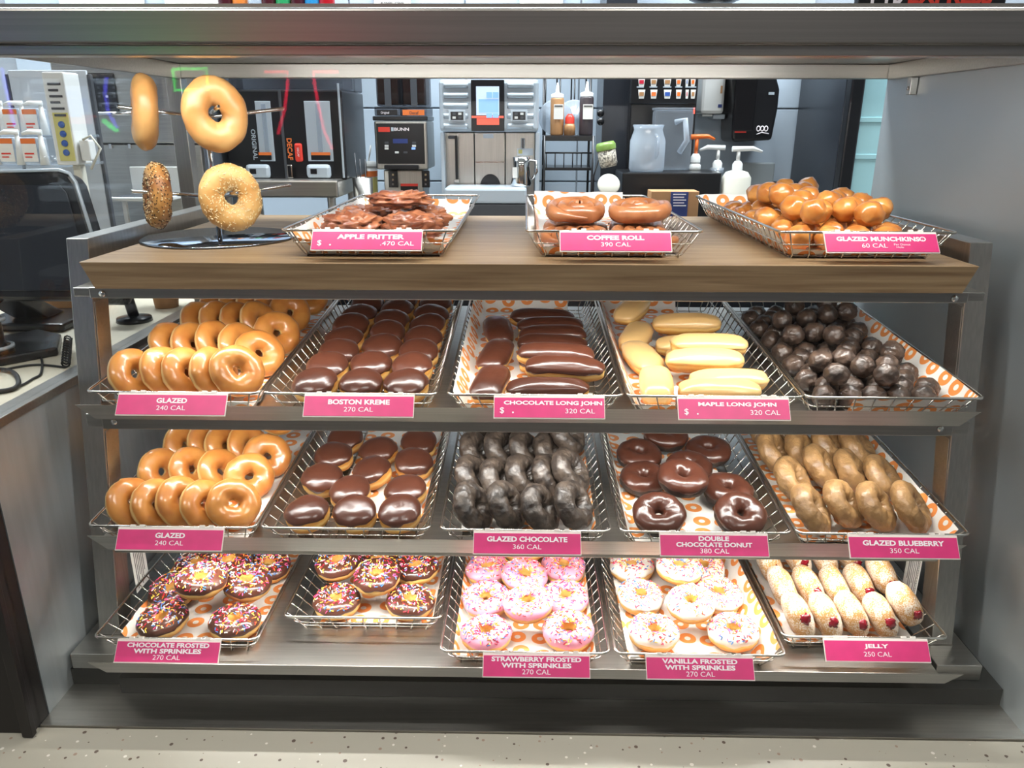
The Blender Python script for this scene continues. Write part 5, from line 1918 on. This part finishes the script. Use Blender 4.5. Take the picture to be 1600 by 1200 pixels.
# register seen from behind: tilted black terminal with a silver rim
Yr = 1.50
b = Build('cash_register', 'black cash register terminal with a silver rim on the beige counter', 'register', (-1.02, Yr + 0.1, ZC))
out = [atY(u, v, Yr) for (u, v) in ((-90, 470), (150, 470), (146, 402), (92, 282), (80, 268), (62, 262), (-90, 266))]
base = atY(30, 470, Yr)
tilt = Matrix.Translation((0, Yr, base.z)) @ Matrix.Rotation(math.radians(-14), 4, 'X') @ Matrix.Translation((0, -Yr, -base.z))
b.part('shell', MB().prism([(p.x, p.z) for p in out], Yr, Yr + 0.045, 'y', M=tilt), 'black_plastic', 0.008)
inn = [atY(u, v, Yr) for (u, v) in ((-80, 455), (128, 455), (124, 404), (82, 300), (66, 286), (-80, 288))]
b.part('back_panel', MB().prism([(p.x, p.z) for p in inn], Yr - 0.004, Yr - 0.0005, 'y', M=tilt), 'dark_panel', 0.003)
rim = [tilt @ Vector((p.x, Yr - 0.001, p.z)) for p in out[2:]]
b.part('silver_rim', MB().tube(rim, 0.0035, 8), 'silver_plastic')
b.part('neck', MB().prism([(Yr + 0.02, base.z + 0.03), (Yr + 0.06, base.z + 0.03), (Yr + 0.26, ZC + 0.02), (Yr + 0.19, ZC + 0.02)], -1.16, -1.08), 'black_plastic', 0.004)
b.part('foot', MB().box(-1.22, -1.02, Yr + 0.14, Yr + 0.30, ZC + 0.0005, ZC + 0.02), 'black_plastic', 0.006)
# card reader pad, black, in front of it
c0 = atZ(62, 545, ZC)
q = Build('card_pad', 'flat black pad lying on the beige counter', 'pad', (c0.x, c0.y, ZC))
P4 = [atZ(u, v, ZC) for (u, v) in ((-20, 577), (92, 556), (98, 534), (62, 526), (-20, 542))]
q.part('slab', MB().prism([(p.x, p.y) for p in P4], ZC + 0.0005, ZC + 0.018, 'z'), 'black_plastic', 0.004)
# stand with silver rings at the frame edge
c0 = atZ(-2, 565, ZC)
q = Build('reader_stand', 'round black stand with two silver rings on the beige counter', 'stand', (c0.x, c0.y, ZC + 0.0185))
q.part('column', MB().lathe([(0, 0), (0.032, 0), (0.03, 0.01), (0.018, 0.02), (0.018, 0.09), (0.03, 0.1), (0, 0.1)], 24, (c0.x, c0.y, ZC + 0.019)), 'black_plastic')
for z_, r_ in ((0.008, 0.0325), (0.062, 0.026)):
    q.part('ring', MB().lathe([(r_ - 0.006, z_), (r_, z_), (r_, z_ + 0.006), (r_ - 0.006, z_ + 0.006)], 24, (c0.x, c0.y, ZC + 0.019)), 'silver_plastic')
# cables
for nm, pts, r_ in (('cable', ((-20, 588), (20, 577), (60, 572), (102, 576)), 0.0022), ('cable', ((58, 552), (66, 566), (64, 586), (52, 594), (30, 606), (-20, 622)), 0.0022),
                    ('cable', ((-20, 580), (18, 584), (30, 600), (20, 612), (-20, 618)), 0.0042)):
    P_ = [atZ(u, v, ZC) for u, v in pts]
    sm = []
    for i in range(len(P_) - 1):
        p0, p1, p2, p3 = P_[max(i - 1, 0)], P_[i], P_[i + 1], P_[min(i + 2, len(P_) - 1)]
        for k in range(8):
            t = k / 8
            sm.append(0.5 * ((2 * p1) + (p2 - p0) * t + (2 * p0 - 5 * p1 + 4 * p2 - p3) * t * t + (3 * p1 - p0 - 3 * p2 + p3) * t ** 3))
    sm.append(P_[-1])
    q = MB().tube([p + Vector((0, 0, r_ + 0.0005)) for p in sm], r_, 8).build(nm, 'rubber')
    tag(q, {0.0042: 'thick black cable looped on the beige counter'}.get(r_, 'thin black cable running straight across the beige counter' if pts[0][0] < 0 else 'thin black cable curling away from the flat pad'), 'cable')
# coil handset
pts = []
c0, c1 = atZ(104, 578, ZC), atZ(108, 535, ZC)
for k in range(90):
    s = k / 89
    p = c0.lerp(c1, s)
    a = s * 2 * PI * 11
    pts.append(p + Vector((0.008 * math.cos(a), 0, 0.010 + 0.008 * math.sin(a))))
q = MB().tube(pts, 0.0018, 6).build('coiled_cord', 'rubber')
tag(q, 'coiled black cord beside the rack post on the beige counter', 'cord')
# box with a clear bag
x0, x1, z0, z1 = fr(14, 128, 470, 512, 1.80)
b = Build('open_box', 'open shallow cardboard box on the cashier counter', 'box', ((x0 + x1) / 2, 1.92, ZC))
hb = 0.055
b.part('bottom', MB().box(x0, x1, 1.80, 1.96, ZC + 0.0005, ZC + 0.004), 'cardboard')
b.part('side', MB().box(x0, x1, 1.80, 1.805, ZC + 0.0045, ZC + hb), 'cardboard')
b.part('side', MB().box(x0, x1, 1.955, 1.96, ZC + 0.0045, ZC + hb), 'cardboard')
b.part('side', MB().box(x0, x0 + 0.005, 1.8055, 1.9545, ZC + 0.0045, ZC + hb), 'cardboard')
b.part('side', MB().box(x1 - 0.005, x1, 1.8055, 1.9545, ZC + 0.0045, ZC + hb), 'cardboard')
q = blob_mesh('plastic_bag', blobP(0.042, 0.042, 0.024, 0.8, 1, 0.25, 4, 3), 'milky_plastic', 16, 26)
q = link('plastic_bag', q, None, ((x0 + x1) / 2 + 0.02, 1.88, ZC + 0.042))
tag(q, 'crumpled clear plastic bag in the open cardboard box', 'bag')
# barcode scanner on a stand and a paper cup, glimpsed behind the post
c = atZ(192, 545, ZC)
b = Build('barcode_scanner', 'black barcode scanner standing on the cashier counter behind the post', 'scanner', (CX_L - 0.095, 1.75, ZC))
bx_ = CX_L - 0.095
b.part('base', MB().lathe([(0, 0.0005), (0.04, 0.0005), (0.038, 0.01), (0.01, 0.014), (0, 0.014)], 22, (bx_, 1.75, ZC)), 'black_plastic')
b.part('stem', MB().tube([(bx_, 1.75, ZC + 0.012), (bx_ - 0.01, 1.75, ZC + 0.07)], 0.012, 10), 'black_plastic')
b.part('head', MB().box(-0.03, 0.03, -0.06, 0.02, -0.02, 0.02, M=Matrix.Translation((bx_ - 0.012, 1.75, ZC + 0.09)) @ Matrix.Rotation(0.5, 4, 'X')), 'black_plastic', 0.01)
c = atZ(196, 512, ZC)
q = MB().lathe([(0, 0.0005), (0.028, 0.0005), (0.038, 0.10), (0.036, 0.10), (0.026, 0.004), (0, 0.004)], 24, (bx_ + 0.01, 1.90, ZC)).build('tan_cup', 'cardboard')
tag(q, 'tan paper cup on the cashier counter behind the barcode scanner', 'cup')

# ------------------------------------------------------------ oven, keypad and pump jugs behind the cashier counter
Y = 2.45
b = Build('steel_oven', 'brushed steel kitchen oven with a black button pad', 'oven', (atY(190, 200, Y).x, Y + 0.25, CT))
xa, xb = atY(95, 200, Y).x, atY(308, 200, Y).x
zt, zm, zb = atY(190, 104, Y).z, atY(190, 226, Y).z, atY(190, 281, Y).z
b.part('door', MB().box(xa, xb, Y, Y + 0.03, zm + 0.004, zt + 0.12), 'steel', 0.004)
b.part('lower_panel', MB().box(xa, xb, Y + 0.008, Y + 0.03, CT, zm), 'steel', 0.003)
b.part('cabinet', MB().box(xa, xb, Y + 0.0305, Y + 0.45, CT, zt + 0.12), 'dark_grey', 0.004)
b.part('handle', MB().tube([atY(98, 177, Y - 0.03), atY(150, 178, Y - 0.035), atY(215, 177, Y - 0.03)], 0.006, 8), 'chrome')
kp = b.pbox('button_pad', 119, 181, 114, 178, Y - 0.006, 0.0055, 'black_plastic', 0.003)
for r_ in range(4):
    for k in range(5):
        u, v = 126 + 12 * k + 1.5 * r_, 121 + 14 * r_
        b.pbox('button', u, u + 3.5, v, v + 3.5, Y - 0.008, 0.0018, 'white_plastic' if (r_, k) in ((2, 1), (2, 3)) else 'dark_grey', 0)
for u in (170, 200):
    b.pbox('latch', u, u + 4, 225, 232, Y + 0.002, 0.006, 'chrome', 0)
q = Build('crumb_tray', 'white slotted tray shelf jutting out below the oven', 'tray', (atY(180, 300, 2.25).x, 2.35, CT))
x0, x1, z0, z1 = fr(152, 245, 282, 318, 2.26)
q.part('tray', MB().box(x0, x1, 2.315, 2.44, z0, z0 + 0.012), 'white_plastic', 0.003)
q.part('back_board', MB().box(x0 + 0.02, x1, 2.425, 2.44, z0 + 0.0125, z1 + 0.03), 'white_plastic', 0.003)
for k in range(16):
    xx = x0 + 0.012 + k * (x1 - x0 - 0.024) / 15
    q.part('slot', MB().box(xx, xx + 0.005, 2.32, 2.42, z0 + 0.0122, z0 + 0.0135), 'dark_grey')
for xx in (x0 + 0.03, x1 - 0.03):
    q.part('leg', MB().box(xx, xx + 0.012, 2.33, 2.342, CT, z0 - 0.0005), 'white_plastic', 0.001)

Y = 1.98
b = Build('control_tower', 'tall white control box with a yellow keypad beside the pump jugs', 'control box', (atY(92, 200, Y).x, Y + 0.04, ZC))
x0, x1, z0, z1 = fr(76, 110, 112, 258, Y)
b.part('box', MB().box(x0, x1, Y, Y + 0.07, z0, z1), 'white_plastic', 0.004)
b.part('yellow_pad', MB().box(x0 + 0.012, x1 - 0.004, Y - 0.002, Y - 0.0003, z0 + 0.01, z0 + (z1 - z0) * 0.57), 'yellow_panel', 0)
b.part('display', MB().box(x0 + 0.018, x1 - 0.008, Y - 0.004, Y - 0.0023, z0 + (z1 - z0) * 0.53, z0 + (z1 - z0) * 0.555), 'dark_grey', 0)
for k in range(4):
    zz = z0 + 0.03 + k * 0.022
    b.part('button', MB().lathe([(0, 0.0), (0.008, 0), (0.0075, 0.003), (0, 0.003)], 14, M=Matrix.Translation(((x0 + x1) / 2 + 0.004, Y - 0.0023, zz)) @ Matrix.Rotation(PI / 2, 4, 'X')), 'blue_button')
for k in range(7):
    zz = z1 - 0.03 - k * 0.014
    b.part('caption', MB().box(x0 + 0.012, x1 - 0.01 - 0.008 * (k % 2), Y - 0.0015, Y - 0.0003, zz, zz + 0.005), 'ink')
b.part('pole', MB().box((x0 + x1) / 2 - 0.0, (x0 + x1) / 2 + 0.02, Y + 0.02, Y + 0.045, ZC + 0.0005, z0 - 0.0005), 'off_white', 0.002)
b.part('cord_plug', MB().box(x1 + 0.004, x1 + 0.03, Y + 0.01, Y + 0.04, z0 + 0.01, z0 + 0.06), 'white_plastic', 0.004)
b.part('cord', MB().tube([(x1 + 0.017, Y + 0.008, z0 + 0.06), (x1 + 0.04, Y + 0.005, z0 + 0.07), (x1 + 0.06, Y + 0.005, z0 + 0.04), (x1 + 0.03, Y + 0.0, z0 - 0.01)], 0.003, 6), 'off_white')

# two-tier rack of white pump jugs
Y = 2.05
zt1 = atY(30, 212, Y).z
zt0 = atY(30, 258, Y).z
x0, x1 = atY(-70, 200, Y).x, atY(76, 200, Y).x
b = Build('jug_rack', 'clear two-tier rack of pump jugs behind the register', 'rack', ((x0 + x1) / 2, Y + 0.15, ZC))
for z_ in (zt0, zt1):
    b.part('tier', MB().box(x0, x1, Y + 0.06 * (z_ == zt1), Y + 0.24, z_ - 0.008, z_), 'clear_plastic', 0.002)
for xx in (x0, x1 - 0.01):
    b.part('upright', MB().box(xx, xx + 0.01, Y + 0.2405, Y + 0.255, ZC, zt1 + 0.16), 'dark_grey', 0.002)
    b.part('front_upright', MB().box(xx, xx + 0.01, Y + 0.002, Y + 0.012, ZC, zt0 - 0.0085), 'dark_grey', 0.002)
b.part('back_board', MB().box(x0 + 0.0105, x1 - 0.0105, Y + 0.2405, Y + 0.25, ZC, zt1 + 0.17), 'wall_white', 0.002)
jl = ['lower tier, by the keypad box', 'lower tier, second from the keypad box', 'lower tier, third from the keypad box',
      'upper tier, by the keypad box', 'upper tier, second from the keypad box', 'upper tier, third from the keypad box']
for k, (u, tier) in enumerate(((60, 0), (24, 0), (-14, 0), (62, 1), (32, 1), (0, 1))):
    z_ = (zt0, zt1)[tier] + 0.0005
    yc = Y + (0.026 if tier == 0 else 0.15)
    cx = atY(u, 230 if tier == 0 else 190, yc).x
    q = Build('pump_jug', 'white pump jug with orange band, ' + jl[k], 'jug', (cx, yc, z_), 'white pump jugs behind the register')
    h = 0.068
    q.part('jug', MB().box(cx - 0.030, cx + 0.012, yc - 0.025, yc + 0.025, z_, z_ + h), 'milky_plastic', 0.005)
    q.part('front_label', MB().box(cx - 0.028, cx + 0.010, yc - 0.0265, yc - 0.0252, z_ + 0.008, z_ + h - 0.016), 'paper_white', 0)
    q.part('band', MB().box(cx - 0.028, cx + 0.010, yc - 0.0265, yc - 0.0252, z_ + h - 0.0155, z_ + h - 0.003), 'orange_label', 0)
    q.part('print_line', MB().box(cx - 0.022, cx + 0.002, yc - 0.0275, yc - 0.0266, z_ + 0.026, z_ + 0.030), 'red_plastic', 0)
    q.part('print_line', MB().box(cx - 0.022, cx - 0.004, yc - 0.0275, yc - 0.0266, z_ + 0.018, z_ + 0.021), 'red_plastic', 0)
    q.part('stem', MB().tube([(cx + 0.022, yc - 0.02, z_), (cx + 0.022, yc - 0.02, z_ + h + 0.008)], [0.012, 0.005], 10), 'white_plastic')
    q.part('spout', MB().tube([(cx + 0.028, yc - 0.02, z_ + h + 0.012), (cx - 0.002, yc - 0.03, z_ + h + 0.013), (cx - 0.016, yc - 0.035, z_ + h + 0.008)], [0.007, 0.006, 0.004], 8), 'white_plastic')

# ------------------------------------------------------------ neon outlines on the shop wall behind the viewer (seen mirrored in the glass)
YN = -1.6


def mirrored(u, v):
    p = atY(u, v, 2 * 1.048 - YN)
    return Vector((p.x, YN, p.z))


for m_, c_ in (('neon_green', (40, 255, 90)), ('neon_red', (255, 30, 70)), ('neon_blue', (90, 80, 255))):
    mat(m_, c_, 0.5, emit=15.0)
NE = [('neon_green', 'green neon rectangle on the wall facing the display case', [(269, 108), (322, 107), (324, 139), (273, 141), (269, 108)]),
      ('neon_red', 'red neon line bending down, on the wall facing the case', [(528, 112), (489, 112), (491, 130), (496, 160), (506, 205), (519, 233)]),
      ('neon_red', 'thin red neon hook on the wall facing the case', [(412, 112), (448, 112), (449, 130), (444, 170), (434, 210)]),
      ('neon_blue', 'blue neon arc on the wall facing the case', [(165, 120), (163, 145), (168, 175), (182, 200)]),
      ('neon_blue', 'violet neon stroke on the wall facing the case', [(2, 106), (8, 140), (16, 175), (22, 198)]),
      ('neon_green', 'short green neon dash on the wall facing the case', [(160, 188), (182, 205)])]
for m_, lb, pts in NE:
    o = thing('neon_sign_offscreen', lb, 'neon sign', mirrored(*pts[0]))
    P_ = [mirrored(*p) for p in pts]
    rad = 0.010 if 'dash' in lb else 0.0065
    MB().tube([p - o.location for p in P_], rad, 8).build('tube', m_, o)
    MB().tube([p - o.location + Vector((0, -0.03, 0)) for p in P_], rad * 1.3, 6).build('backing', 'black_plastic', o)
